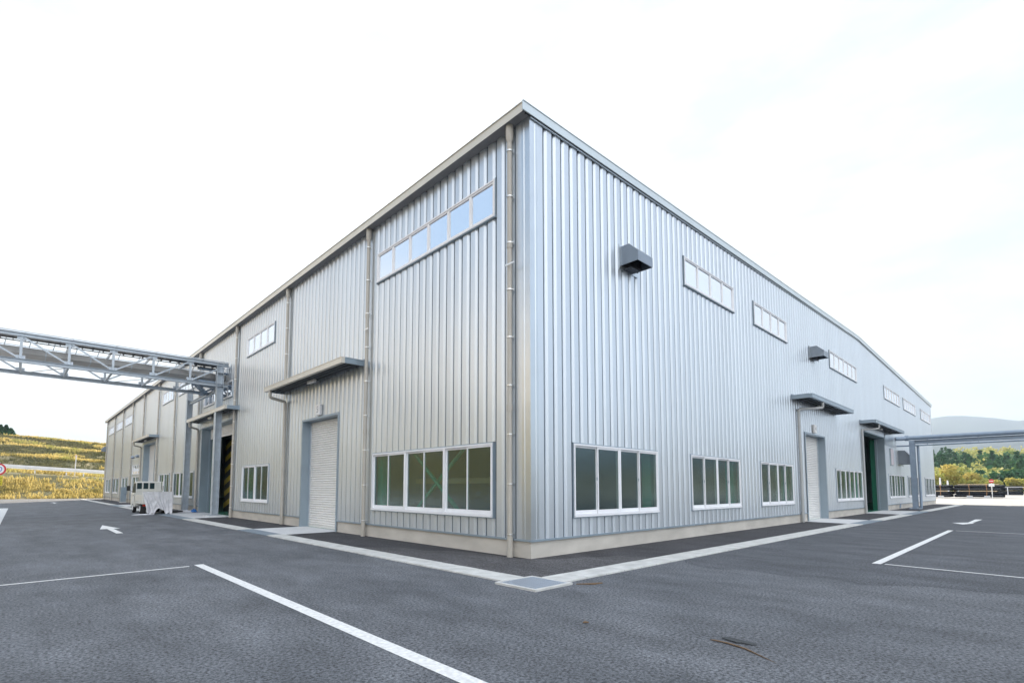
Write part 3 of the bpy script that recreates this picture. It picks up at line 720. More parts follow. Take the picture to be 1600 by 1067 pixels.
b = WB('L'); b.wb(14.3, 14.85, .05, .30, 6.0, 6.18); b.build('rainwater_box', galv_trim, bd, bevel=.05)

# vent hoods on the gable wall ---------------------------------------
def hood(side, u, z, w=.78, dp=.62, h=.78):
    P = W(side); b = WB(side)
    prof = [(.06, z+h), (dp*.55, z+h), (dp, z+h*.50), (dp, z), (dp-.012, z), (dp-.012, z+h*.49), (dp*.54, z+h-.015), (.06, z+h-.015)]
    n = len(prof)
    b.add([P(u, d, zz) for d, zz in prof]+[P(u+w, d, zz) for d, zz in prof], [tuple(range(n)), tuple(range(n, 2*n))]+[(i, (i+1) % n, n+(i+1) % n, n+i) for i in range(n)])
    for uu in (u, u+w):   # cheeks
        q = [(.06, z), (dp, z), (dp, z+h*.5), (dp*.55, z+h), (.06, z+h)]
        b.add([P(uu-.006, d, zz) for d, zz in q]+[P(uu+.006, d, zz) for d, zz in q], [(0, 1, 2, 3, 4), (9, 8, 7, 6, 5)]+[(i, (i+1) % 5, 5+(i+1) % 5, 5+i) for i in range(5)])
    o = b.build('vent_hood', steel_hood, bd)
    s = WB(side); s.wb(u-.10, u+w+.10, .058, .075, z-.12, z+h+.06); s.build('flange', galv_trim, o)
    s = WB(side); s.wb(u+.08, u+w-.08, .08, .30, z+.02, z+h*.8); s.build('fan_opening', mat_void, o)
    s = WB(side); s.wb(u+.1, u+.55, .08, .34, z-.10, z-.08); s.wt([(u+.1, .30, z-.12), (u+.45, .34, z-.18)], .012, n=6); s.build('damper', steel_d, o)
    return o
steel_hood = mat('hood_steel', (.26, .30, .35), .38, .6, var=.05, vscale=3)
hood('R', 3.78, 8.0, h=.56); hood('R', 21.35, 8.42, .8, .7, .58)
h3 = hood('R', 43.7, 3.6, 1.1, .95, 1.1)
hood('L', 79.0, 6.5, .8, .6, .7)
for u in (52.85, 55.61):
    b = WB('L'); b.wt([(u, .05, 4.72), (u, .22, 4.70), (u, .34, 4.62)], .14, n=14, radii=[.12, .16, .10]); b.build('round_vent', steel_hood, bd)
# notice board, camera bracket and junction bits on the gable wall
b = WB('R'); b.wb(40.5, 41.5, .12, .15, 3.45, 4.7); nb = b.build('notice_board', mat('pinkish_board', (.55, .50, .53), .5, var=.1, vscale=3), bd)
b = WB('R'); b.wb(40.45, 41.55, .06, .12, 3.42, 4.73); b.build('board_frame', alu_dark, nb)
b = WB('R'); b.wb(38.95, 42.2, .062, .08, 4.9, 5.85); b.build('wall_shade_panel', galv_trim, bd)  # added flat panel standing in for a shadow and reflection on the wall
# hazard striped post in the wide doorway on the eaves side
hz = WB('L'); hz.wb(28.7, 30.2, -1.9, -1.70, .05, 4.9); hp = hz.build('hazard_panel', black_m, bd)
s = WB('L'); P = W('L')
z = .2
while z < 4.6:
    s.add([P(28.7, -1.695, z+.42), P(30.2, -1.695, z), P(30.2, -1.695, z+.36), P(28.7, -1.695, z+.78)], [(0, 1, 2, 3)]); z += .78
s.build('yellow_stripe', haz_y, hp, recalc=False)
b = WB('L'); b.wb(28.9, 29.05, -.85, -.52, 0.03, 5.2); b.build('green_door_leaf', door_green, bd)
b = WB('R'); b.wb(38.60, 38.75, -.82, -.53, 0.03, 5.3); b.build('green_door_leaf', door_green, bd)
# interior
b = MB(); b.box(.25, LEN_R-.3, .25, LEN_L-.3, -.03, .020); b.build('workshop_floor', floor_in, bd)
b = MB()
def hcol(x, y): b.box(x-.15, x+.15, y-.15, y+.15, .02, 10.2)
cols = []
for u in PIPES_L[2:]: hcol(.32, u+.02)
for u in (.9, 5.72, 11.85, 18.1, 25.9, 30.9, 45.9, 53.8): hcol(u, .32)
hcol(.32, 6.98); hcol(.32, 20.6); hcol(.32, 42.2)
b.build('steel_column', green_m, bd)
b = MB()
b.bar((.34, 1.9, 0.1), (.34, 6.3, 3.5), .08, .08); b.bar((.43, 1.9, 3.5), (.43, 6.3, 0.1), .08, .08)
b.bar((31.9, .75, 0), (38.5, .75, 5), .09, .09) if False else None
b.build('cross_brace', green_m, bd)
b = MB()
b.box(1.6, 1.7, 1.5, 7.0, 1.75, 1.92)
b.build('girt', mat('cream_steel', (.50, .46, .33), .6), bd)
# inner partition walls so that the hall reads as a room
b = MB(); b.box(18, 18.1, 8, LEN_L-1, .02, 9); b.box(8, LEN_R-1, 14, 14.1, .02, 9); b.build('inner_partition', inner_m, bd)
# ------------------------------------------------------------------ pipe bridge on the left
br = thing('pipe_bridge', 'galvanised lattice truss bridge on two H columns carrying a flat duct over the left road', 'pipe bridge', (-.6, 23.4, 0))
B = Vector((-.6, 23.4, 0))
def bb(): return MB()
def bbuild(m, name, mt, par=br, bevel=0): return m.build(name, mt, par, bevel=bevel, local=False)
YN, YF = 23.4, 26.7; ZB, ZT = 7.36, 8.56; XA, XB = -26.0, -.16
for (cx, cy, top) in ((-.6, 23.4, 8.62), (-.62, 30.2, 7.9)):
    m = bb(); m.hbeam((cx, cy, .12), (cx, cy, top), .36, .34, .022); c = bbuild(m, 'column', steel)
    for z in (7.30, 8.05):
        m = bb(); m.box(cx-.17, cx+.17, cy-.19, cy+.19, z, z+.02)
        if z < top: m.build('stiffener', steel, c, local=False)
    m = bb(); m.box(cx-.32, cx+.32, cy-.32, cy+.32, .07, .10); m.build('base_plate', steel, c, local=False)
    m = bb(); m.box(cx-.45, cx+.45, cy-.45, cy+.45, -.05, .07); m.build('footing', white_conc, c, local=False)
m = bb(); m.hbeam((-.62, 23.6, 7.12), (-.62, 30.05, 7.12), .16, .16, .012); bbuild(m, 'cross_beam', steel)
xv = [-.38-1.7*i for i in range(0, 16)]
for Y in (YN, YF):
    m = bb(); m.hbeam((XA, Y, ZB), (XB, Y, ZB), .2, .17, .014); bbuild(m, 'bottom_chord', steel)
    m = bb(); m.hbeam((XA, Y, ZT), (XB, Y, ZT), .2, .17, .014); bbuild(m, 'top_chord', steel)
    m = bb(); m.box(XA, XB, Y-.045, Y+.0, ZT+.13, ZT+.17)
    for x in np.arange(XB-.1, XA, -1.7): m.box(x-.025, x+.025, Y-.04, Y, ZT+.086, ZT+.13)
    bbuild(m, 'top_rail', steel)
    m = bb(); dg = bb()
    for i, x in enumerate(xv[1:]):
        m.box(x-.05, x+.05, Y-.05, Y+.05, ZB+.09, ZT-.09)
        dg.box(x-.16, x+.16, Y-.012, Y+.012, ZT-.24, ZT-.088); dg.box(x-.16, x+.16, Y-.014, Y+.010, ZB+.088, ZB+.24)
    for i in range(len(xv)-1):
        a, c = xv[i], xv[i+1]      # c further from the wall
        half = (i // 3) % 2 == 0 if i < 3 else ((i-3)//6) % 2 == 1
        if i < 3: p, q = (a, ZT-.12), (c, ZB+.12)
        else: p, q = (a, ZB+.12), (c, ZT-.12)
        if i >= 9: p, q = (a, ZT-.12), (c, ZB+.12)
        sg = -1 if Y == YN else 1
        dg.bar((p[0]-.08, Y+.03*sg, p[1]), (q[0]+.08, Y+.03*sg, q[1]), .04, .075)
    bbuild(m, 'vertical', steel); bbuild(dg, 'diagonal', steel)
m = bb()
for x in xv[1:]: m.box(x-.04, x+.04, YN+.1, YF-.1, ZT-.06, ZT+.04)
for x in xv[1:]: m.box(x-.04, x+.04, YN+.1, YF-.1, ZB-.04, ZB+.04)
for i in range(0, 13, 2): m.bar((xv[i], YN+.1, ZB-.05), (xv[i+1], YF-.1, ZB-.05), .05, .02)
bbuild(m, 'cross_member', steel)
m = bb(); m.box(XA, XB-.1, YN+.12, YN+1.0, ZT-.02+.05, ZT+.06)
for x in np.arange(XA, XB, .42): m.box(x, x+.03, YN+.12, YN+1.05, ZT-.10, ZT+.03)
m.box(XA, XB-.1, YN+.35, YN+.40, ZT-.14, ZT-.10); m.box(XA, XB-.1, YN+.8, YN+.85, ZT-.14, ZT-.10)
bbuild(m, 'cable_tray', steel_d)
m = bb(); m.box(XA, -.05, 24.25, 25.75, 7.86, 8.16); du = bbuild(m, 'duct', duct_m, bevel=.02)
m = bb()
for x in np.arange(XA+1, -.8, 1.7): m.box(x-.02, x+.02, 24.22, 25.78, 7.84, 8.18)
m.build('duct_flange', steel, du, local=False)
m = bb()
for x in np.arange(XA+1.3, -.8, .85): m.bar((x, 23.9, ZT-.1), (x-.06, 24.2, 8.17), .025, .025)
bbuild(m, 'hanger', steel)
m = bb()
for i in range(9):      # cables dropping to the hall near the wall
    y = 24.2+i*.26; x0 = -.9-random.random()*.9
    m.tube([(x0, y, 7.95), (x0+.1, y+.05, 7.6), (x0+.25, y+.15, 7.25+random.random()*.2), (x0+.6, y+.2, 7.1), (-.08, y+.3, 7.35+random.random()*.5)], .035, n=6)
bbuild(m, 'cable', rack_m)
m = bb()
for k, (y, z) in enumerate(((23.7, 7.55), (24.0, 8.3), (24.5, 7.5), (25.2, 7.55))): m.tube([(-1.6, y, z), (-.5, y, z), (-.2, y, z-.1), (-.06, y, z-.12)], .07, n=8)
bbuild(m, 'conduit', rack_m)

# ------------------------------------------------------------------ pipe rack on the right
rk = thing('pipe_rack', 'blue grey steel pipe rack with one post beside the gable wall', 'pipe rack', (43.4, -1.05, 0))
CX, CY = 43.4, -1.05
def rb(m, n, mt, par=rk, bevel=0): return m.build(n, mt, par, bevel=bevel, local=False)
m = MB(); m.hbeam((CX, CY, .08), (CX, CY, 5.42), .34, .34, .025); c = rb(m, 'post', rack_m)
m = MB(); m.box(CX-.75, CX+.75, CY-.33, CY+.33, .03, .07); m.build('base_plate', rack_m, c, local=False)
m = MB()
for x in (-.65, -.5, .5, .65): m.box(CX+x-.05, CX+x+.05, CY-.28, CY-.18, .07, .17); m.box(CX+x-.05, CX+x+.05, CY+.18, CY+.28, .07, .17)
m.build('anchor_bolt', steel, c, local=False)
m = MB(); m.box(CX-.19, CX+.19, CY-.19, CY+.19, 1.35, 1.40); m.box(CX-.19, CX+.19, CY-.19, CY+.19, 5.10, 5.13); m.build('stiffener', rack_m, c, local=False)
m = MB(); m.hbeam((CX, CY+.17, 5.30), (CX, -34, 5.30), .30, .28, .02); rb(m, 'beam', rack_m)
m = MB(); m.tube([(CX-.35, -.08, 5.62), (CX-.30, -.35, 5.62), (CX-.1, -.55, 5.64), (CX, -.9, 5.65), (CX, -34, 5.65)], .165, n=18); pp = rb(m, 'large_pipe', rack_m)
m = MB()
for y in (-.75, -.62, -9.0, -16): m.tube([(CX, y, 5.65), (CX, y-.10, 5.65)], .215 if y > -1 else .19, n=18)
m.build('pipe_flange', rack_m, pp, local=False)
m = MB(); m.tube([(CX-.12, -.08, 5.03), (CX-.12, -34, 5.03)], .055, n=10)
for y in (-4.2, -9.2, -14): m.tube([(CX-.12, y, 5.03), (CX-.12, y-.3, 5.03)], .075, n=10)
rb(m, 'small_pipe', rack_m)
m = MB()
for y in np.arange(-2, -33, -2.9): m.box(CX-.14, CX-.10, y-.02, y+.02, 5.02, 5.45); m.box(CX-.17, CX+.17, y-.03, y+.03, 5.44, 5.50)
rb(m, 'pipe_hanger', rack_m)
m = MB(); m.tube([(CX+.10, CY-.34, .1), (CX+.10, CY-.34, 5.1)], .085, n=10); m.tube([(CX-.9, -.2, .1), (CX-.9, -.25, .45)], .05, n=8); rb(m, 'riser', rack_m)

# ------------------------------------------------------------------ truck
tk = thing('flatbed_truck', 'small pale flatbed truck parked beside the hall under the bridge', 'truck', (-2.45, 28.4, 0))
def tb(m, n, mt, par=tk, bevel=0): return m.build(n, mt, par, bevel=bevel)
hw = .76
m = MB(); m.box(-hw, hw, 0, 2.75, .62, .72); bed = tb(m, 'cargo_bed', truck_m, bevel=.01)
m = MB(); m.box(-hw, -hw+.035, .02, 2.72, .76, 1.16); m.build('side_gate', truck_m, bed, bevel=.01)
m = MB(); m.box(hw-.035, hw, .02, 2.72, .72, 1.22); m.build('side_gate', truck_m, bed, bevel=.01)
m = MB(); m.box(-hw, hw, -.03, .0, .70, 1.34); m.build('tail_gate', truck_m, bed, bevel=.01)
m = MB()
for x in (-.70, -.36, -.02, .32, .70): m.box(x-.022, x+.022, 2.70, 2.75, .72, 2.0)
for z in (1.96, 1.42): m.box(-.72, .72, 2.705, 2.745, z, z+.035)
tb(m, 'guard_frame', truck_m)
m = MB(); prof = [(2.85, .45), (2.85, 1.93), (2.98, 2.0), (3.85, 1.98), (4.42, 1.22), (4.52, .95), (4.52, .40), (3.0, .38)]
n = len(prof); m.add([(-hw+.03 if z < 1.3 else -hw+.10, y, z) for y, z in prof]+[(hw-.03 if z < 1.3 else hw-.10, y, z) for y, z in prof], [tuple(range(n)), tuple(range(2*n-1, n-1, -1))]+[(i, (i+1) % n, n+(i+1) % n, n+i) for i in range(n)])
cab = tb(m, 'cab', truck_m, bevel=.03)
m = MB(); 
for a, c in ((-.66, -.40), (-.32, -.06), (.02, .28)): m.box(a, c, 2.835, 2.849, 1.52, 1.90)
m.build('rear_window', glass_dark, cab)
m = MB(); 
for s in (-1, 1):
    x = s*(hw-.085); v = [(x*1.05, 2.98, 1.28), (x*1.05, 4.25, 1.28), (x*1.02, 3.86, 1.88), (x*1.02, 3.02, 1.88)]; m.add(v, [(0, 1, 2, 3)])
m.build('side_window', glass_dark, cab, recalc=False)
m = MB(); m.add([(-.55, 4.44, 1.30), (.55, 4.44, 1.30), (.52, 3.98, 1.88), (-.52, 3.98, 1.88)], [(0, 1, 2, 3)]); m.build('windscreen', glass_dark, cab, recalc=False)
m = MB(); m.box(-hw-.005, -hw+.03, 3.10, 4.0, .55, 1.24); dr = m.build('door', truck_m, cab, bevel=.01)
m = MB(); m.box(-hw-.03, -hw-.004, 3.18, 3.32, 1.08, 1.12); m.build('handle', black_m, dr)
for s in (-1, 1):
    m = MB(); m.bar((s*.72, 4.15, 1.35), (s*.98, 4.2, 1.50), .02, .02); m.box(s*.93-.09, s*.93+.09, 4.18, 4.24, 1.40, 1.72); m.build('mirror', black_m, cab, bevel=.02)
for x, y, wd in ((-.58, 1.0, .28), (.58, 1.0, .28), (-.64, 3.62, .18), (.64, 3.62, .18)):
    m = MB(); m.tube([(x-wd/2, y, .33), (x-wd/2+.03, y, .33), (x+wd/2-.03, y, .33), (x+wd/2, y, .33)], .33, n=24, radii=[.30, .33, .33, .30]); wh = tb(m, 'wheel', tyre_m)
    m = MB(); m.tube([(x-wd/2-.006, y, .33), (x+wd/2+.006, y, .33)], .18, n=16); m.build('rim', alu, wh)
m = MB(); m.box(-.45, .45, .2, 4.2, .42, .60); m.box(-.3, .3, .6, 2.6, .3, .42); tb(m, 'chassis', black_m)
m = MB(); m.box(-.74, -.5, .35, .37, .10, .60); m.box(.5, .74, .35, .37, .10, .60); tb(m, 'mud_flap', black_m)
m = MB(); m.box(-.72, -.50, .0, .05, .5, .6); tb(m, 'tail_lamp', lamp_red)
m = MB(); m.box(.50, .72, .0, .05, .5, .6); tb(m, 'tail_lamp', lamp_red)
m = MB(); m.box(-.50, .50, .02, .06, .45, .56); tb(m, 'rear_bumper', black_m)
m = MB(); m.box(-.72, -.45, 4.50, 4.54, .72, .90); tb(m, 'headlight', glass_dark)
m = MB(); m.box(.45, .72, 4.50, 4.54, .72, .90); tb(m, 'headlight', glass_dark)
# tarpaulin hanging over the tail gate
m = MB(); nx, nz = 60, 34; v = []; 
for i in range(nx+1):
    u = i/nx
    for j in range(nz+1):
        t = j/nz; z = 1.36*(1-t)+.03*t
        low = .05+.30*max(0, math.sin((u-.34)*math.pi/.36))*(.34 < u < .70)+.04*math.sin(u*31)
        z = 1.36*(1-t)+low*t
        fold = .16*noise.noise(Vector((u*3.1+.6*t, t*1.3, 4)))+.09*noise.noise(Vector((u*8-1.5*t, t*1.8, 9)))+.03*noise.noise(Vector((u*22, t*9, 2)))
        y = -.05-.04-abs(fold)*(.25+t)-.06*t + .05*(1-t)*0 - .14*max(0, t-.86)/.14
        x = -hw-.02+.22*t+u*(2*hw+.08-.34*t)+.05*math.sin(t*3+u*6)*t+.02*math.sin(u*13)*t
        v.append((x, y, z+.01*math.sin(u*40)))
f = [(i*(nz+1)+j, (i+1)*(nz+1)+j, (i+1)*(nz+1)+j+1, i*(nz+1)+j+1) for i in range(nx) for j in range(nz)]
m.add(v, f, True)
tp = m.build('tarpaulin', tarp_m, recalc=False); tp.location = (-2.45, 28.4, 0); md = tp.modifiers.new('s', 'SOLIDIFY'); md.thickness = .006
tag(tp, 'crumpled white tarpaulin hanging over the tailgate of the truck down to the ground', 'tarpaulin')
# sheets on the ground by the far column and a blue bundle
def crumple(name, loc, sx, sy, h, mt, label, cat, seed):
    m = MB(); n = 18; v = []
    for i in range(n+1):
        for j in range(n+1):
            x, y = (i/n*2-1), (j/n*2-1); r = math.sqrt(x*x+y*y); q = noise.noise(Vector((x*2.1+seed, y*2.1, seed)))
            ed = max(0, 1-r**2.5); v.append((x*sx*(1+.15*q), y*sy*(1+.15*q), h*(ed*(.6+.8*abs(noise.noise(Vector((x*4+seed, y*4, 3)))))) + .008))
    m.add(v, [(i*(n+1)+j, (i+1)*(n+1)+j, (i+1)*(n+1)+j+1, i*(n+1)+j+1) for i in range(n) for j in range(n)], True)
    o = m.build(name, mt, recalc=False); o.location = loc; return tag(o, label, cat)
crumple('plastic_sheet', (-.75, 29.6, .03), .75, .5, .16, tarp_m, 'crumpled white plastic sheet lying at the foot of the far bridge column', 'plastic sheet', 1.3)
crumple('plastic_bundle', (-.28, 29.3, .03), .22, .2, .24, blue_tarp, 'small blue plastic bundle beside the wide open doorway', 'bundle', 4.1)
crumple('sheet_scrap', (-3.2, 28.0, .005), .55, .3, .07, tarp_m, 'loose edge of white sheet on the asphalt behind the truck', 'plastic sheet', 7.7)
m = MB(); m.box(-1.5, -.9, 29.2, 30.9, .02, .16); o = m.build('black_mat', black_m, bevel=.03); tag(o, 'low black sack lying beside the truck', 'sack')
# cabinet by the wall
cb = thing('steel_cabinet', 'grey upright steel cabinet standing at the eaves wall beyond the truck', 'cabinet', (-.45, 58.6, 0))
m = MB(); m.box(-.24, .24, -.3, .3, .1, 1.65); m.build('body', trim_blue, cb, bevel=.01)
m = MB(); m.box(-.28, .28, -.34, .34, 0, .1); m.build('plinth', white_conc, cb)
m = MB(); m.box(-.20, .20, -.312, -.302, .16, 1.60); dd = m.build('door', trim_blue, cb)
m = MB(); m.box(.13, .15, -.33, -.312, .8, 1.0); m.build('handle', black_m, dd)

# ------------------------------------------------------------------ left hillside furniture
def gz(x, y): return base_z(x, y)
gr = thing('guardrail', 'white guardrail running along the terrace of the dry grassy slope', 'guardrail', (-10, 99.6, 0))
m = MB(); xs = list(np.arange(-46, 36, 2.0))
for a, c in zip(xs, xs[1:]):
    za, zc = gz(a, 99.6)+.85, gz(c, 99.6)+.85
    m.bar((a, 99.6, za), (c+.01, 99.6, zc), .07, .58); m.bar((a, 99.54, za), (c+.01, 99.54, zc), .03, .10)
m.build('rail', rail_m, gr, local=False)
for x in (-44, -37, -30, -23, -16, -6.9, -3.1, -2.5, -.9, 5, 12, 19, 26):
    m = MB(); z = gz(x, 99.7); m.box(x-.08, x+.08, 99.62, 99.78, z-.9, z+.45); m.build('post', rail_m, gr, local=False)
mp_ = thing('marker_pole', 'thin white pole standing behind the guardrail on the slope', 'pole', (-2.02, 99.9, gz(-2, 99.9)))
m = MB(); m.tube([(0, 0, -.3), (.05, 0, 3.3)], .06, n=8); m.build('shaft', rail_m, mp_)
m = MB(); m.box(-.1, .18, -.02, .02, 3.05, 3.35); m.build('marker', mat('faded_pink_marker', (.65, .45, .42), .6), mp_)
sx, sy = -10.18, 60.0
sg = thing('speed_limit_sign', 'round red ringed speed limit sign above a yellow plate left of the road', 'road sign', (sx, sy, 0))
m = MB(); m.tube([(0.1, .05, 0), (0.1, .05, 4.0)], .045, n=10); m.build('post', clip_m, sg)
zc = 3.33
m = MB(); m.tube([(0, 0, zc), (0, -.03, zc)], .58, n=40); ds = m.build('disc', red_m, sg)
m = MB(); m.tube([(0, -.03, zc), (0, -.036, zc)], .44, n=40); m.build('face', white_m, ds)
text_mesh('10', 'number', .62, blue_m, ds, (0, -.042, zc), (math.pi/2, 0, 0))
m = MB(); m.box(-.45, .36, -.03, 0, 1.78, 2.66); yp = m.build('plate', yellow_m, sg)
m = MB()
for r_ in range(3):
    for c_ in range(5):
        x = -.40+c_*.15; z = 2.48-r_*.26
        m.box(x, x+.10, -.034, -.031, z, z+.025); m.box(x+.04, x+.06, -.0345, -.031, z-.12, z+.06); m.box(x, x+.10, -.0342, -.031, z-.10, z-.08)
m.build('lettering', black_m, yp)

# dry grass on the slopes: one uncountable mass
EDG = (112, 115.5, 124, 127.5, 136)
def grass(name, n, region, hrange, wid, m, seed, label, cat, keep=None):
    rs = np.random.RandomState(seed); V = []; F = []; k = 0
    x0, x1, y0, y1 = region
    for i in range(n):
        x = rs.uniform(x0, x1); y = rs.uniform(y0, y1); z = gz(x, y)
        if z < .03 and y < 88.5 and x > -47: continue
        cl = noise.noise(Vector((x*.12, y*.25, 2)))
        if cl < -.22 and rs.rand() < .75: continue
        if 96.8 < y < 100.5 and rs.rand() < .9: continue
        if keep and not keep(x, y, cl): continue
        h = rs.uniform(*hrange)*(1+.7*max(0, cl))
        for q in range(4):
            a = rs.uniform(0, math.pi); w = wid*rs.uniform(.5, 1); lx, ly = rs.uniform(-.35, .35)*h, rs.uniform(-.35, .35)*h
            ox, oy = rs.uniform(-.4, .4), rs.uniform(-.4, .4)
            dx, dy = math.cos(a)*w, math.sin(a)*w
            V += [(x+ox-dx, y+oy-dy, z-.05), (x+ox+dx, y+oy+dy, z-.05), (x+ox+lx+dx*.5, y+oy+ly+dy*.5, z+h*rs.uniform(.7, 1)), (x+ox+lx-dx*.3, y+oy+ly-dy*.3, z+h)]
            F.append((k, k+1, k+2, k+3)); k += 4
    b = MB(); b.add(V, F); o = b.build(name, m, recalc=False); tag(o, label, cat, kind='stuff'); return o
near_edge = lambda y: any(-.5 < y-e < 1.3 for e in (104, 112, 124, 136))  # golden tufts here colour in the sun on the flat terrace tops
grass('grass', 21000, (-28, 10, 88.6, 140), (.22, .62), .11, grass_m, 3, 'tall dry golden grass on the lower slope, with tufts coloured as sunlight along the terrace edges', 'grass', lambda x, y, cl: y < 103.5 or near_edge(y) or cl > .28)
grass('grass', 11000, (-30, 12, 103, 142), (.18, .42), .13, dull_grass, 8, 'dull olive grass covering the upper terraced slopes', 'grass', lambda x, y, cl: not near_edge(y))
grass('grass', 9000, (-75, -47, -20, 140), (.3, .8), .25, grass_m, 4, 'dry golden grass on the bank left of the yard', 'grass')

# ------------------------------------------------------------------ trees
ORD = ['first', 'second', 'third', 'fourth', 'fifth', 'sixth', 'seventh', 'eighth', 'ninth', 'tenth', 'eleventh', 'twelfth', 'thirteenth']
def leafcloud(V, F, cx, cy, cz, rx, rz_, n, size, rs, conical=False, lumps=7):
    k = len(V); L = []
    for i in range(lumps):
        a = rs.uniform(0, 2*math.pi); r = rs.uniform(.15, .62); L.append((math.cos(a)*r, math.sin(a)*r, rs.uniform(-.5, .62), rs.uniform(.38, .62)))
    for i in range(n):
        if conical:
            t = rs.rand()**.7; a = rs.uniform(0, 2*math.pi); rr_ = rx*(1-t*.93)*(.75+.3*math.sin(a*5+t*30))*rs.uniform(.7, 1.05)
            p = (cx+math.cos(a)*rr_, cy+math.sin(a)*rr_, cz-rz_+2*rz_*t)
        else:
            lx, ly, lz, lr = L[rs.randint(lumps)]; d = rs.normal(size=3); d /= np.linalg.norm(d)+1e-9; q = lr*rs.uniform(.75, 1.03)
            p = (cx+(lx+d[0]*q)*rx, cy+(ly+d[1]*q)*rx, cz+(lz+d[2]*q)*rz_)
        e1 = rs.normal(size=3); e1 /= np.linalg.norm(e1); e2 = rs.normal(size=3); e2 -= e1*e1.dot(e2); e2 /= np.linalg.norm(e2)
        s = size*rs.uniform(.6, 1.3); P_ = np.array(p)
        V += [tuple(P_+e1*s), tuple(P_+e2*s*.7), tuple(P_-e1*s), tuple(P_-e2*s*.7)]; F.append((k, k+1, k+2, k+3)); k += 4
def tree(name, x, y, h, r, mt, label, cat, group, seed, conical=False, n=500, size=.3):
    rs = np.random.RandomState(seed); z = gz(x, y); t = thing(name, label, cat, (x, y, z), 0, group)
    m = MB(); m.tube([(0, 0, -.3), (.1*r*.3, 0, h*.35), (0, .05, h*.8)], .2, n=8, radii=[.035*h, .025*h, .008*h])
    for i in range(5):
        a = i*1.3+seed; m.tube([(0, 0, h*(.3+.08*i)), (math.cos(a)*r*.4, math.sin(a)*r*.4, h*(.48+.08*i))], .05, n=5, radii=[.013*h, .005*h])
    m.build('trunk', trunk_m, t)
    V = []; F = []; leafcloud(V, F, 0, 0, h*.58, r, h*.42, n, size, rs, conical)
    b = MB(); b.add(V, F); b.build('crown', mt, t, recalc=False); return t
# conifers on the crest at the far left
CT = [(-17.5, 139), (-16.2, 141), (-15.0, 139.5), (-13.6, 141), (-12.2, 139.5), (-10.6, 140.5), (-9.2, 139.6), (-7.9, 140.2), (-6.6, 139.6)]
for i, (x, y) in enumerate(CT):
    hh = [3.6, 4.0, 3.7, 4.1, 3.5, 4.3, 3.4, 3.6, 2.6][i]
    tree('conifer_tree', -17.2+(x+17.5)*.62, y, hh*.66, .95, conif_m, 'blue green conifer, %s from the left in the row on the slope crest' % ORD[i], 'tree', 'conifers in a row on the crest of the slope', 20+i, True, 900, .28)
# autumn trees beyond the pipe stacks
AT = [(118, 7.5, 7.5, 3.2, 'o'), (122, 4.6, 9.5, 4.0, 'o'), (128, 2.0, 7.2, 3.4, 'y'), (120, 1.6, 5.6, 2.6, 'y'), (124, -.6, 5.4, 2.6, 'y'), (126, -3.1, 5.6, 2.6, 'o'), (130, -5.2, 5.2, 2.6, 'o'), (122, 10, 6, 3, 'y'), (134, -8, 6.2, 3, 'o'), (128, 14, 8, 3.6, 'y'), (136, -12, 7, 3.4, 'y'), (132, 19, 8, 3.6, 'o')]
AT = [(x+40, y*1.32-1.0+2.0, h*.72, r*.95, k) for x, y, h, r, k in AT]
AT = [(x, y, h*(1.12 if i in (1, 2) else .9), r*(.95 if i in (1, 2) else .85), k) for i, (x, y, h, r, k) in enumerate(AT)]
AT.sort(key=lambda a: -a[1]/a[0])
for i, (x, y, h, r, k) in enumerate(AT):
    tree('autumn_tree', x, y, h, r, autumn_m, 'rounded yellow autumn tree, %s from the left at the foot of the wooded hill' % ORD[i], 'tree', 'autumn trees at the foot of the wooded hill', 60+i, False, 1500, .30)
# far wood as one mass
rs = np.random.RandomState(5); V = []; F = []; V2 = []; F2 = []; V3 = []; F3 = []
x = 176
while x < 520:
    yw0, yw1 = -.10*x-25, .13*x+40; y = yw0; st = 4.6+(x-176)*.010
    while y < yw1:
        xx, yy = x+rs.uniform(-2, 2), y+rs.uniform(-2, 2); g = noise.noise(Vector((xx*.013, yy*.03, 7.7)))
        z = gz(xx, yy); hh = rs.uniform(5, 7.5)
        fr = (xx-176)/344
        if fr > .70+g*.4: leafcloud(V3, F3, xx, yy, z+hh*.5, 3.0, hh*.45, 55, .75, rs)
        elif g > .08 and fr < .4: leafcloud(V3, F3, xx, yy, z+hh*.5, 3.0, hh*.45, 60, .7, rs)
        elif g > -.15 and fr > .15: leafcloud(V2, F2, xx, yy, z+hh*.6, 2.2, hh*.62, 60, .8, rs, True)
        else: leafcloud(V2, F2, xx, yy, z+hh*.5, 2.8, hh*.45, 60, .75, rs)
        y += st*rs.uniform(.85, 1.15)
    x += st*1.05
b = MB(); b.add(V2, F2); b.cur = 1; b.add(V3, F3)
tag(b.build('wood', [conif_m, mixed_m], recalc=False), 'dark green and yellow wood covering the hill behind the pipe stacks', 'wood', kind='stuff')
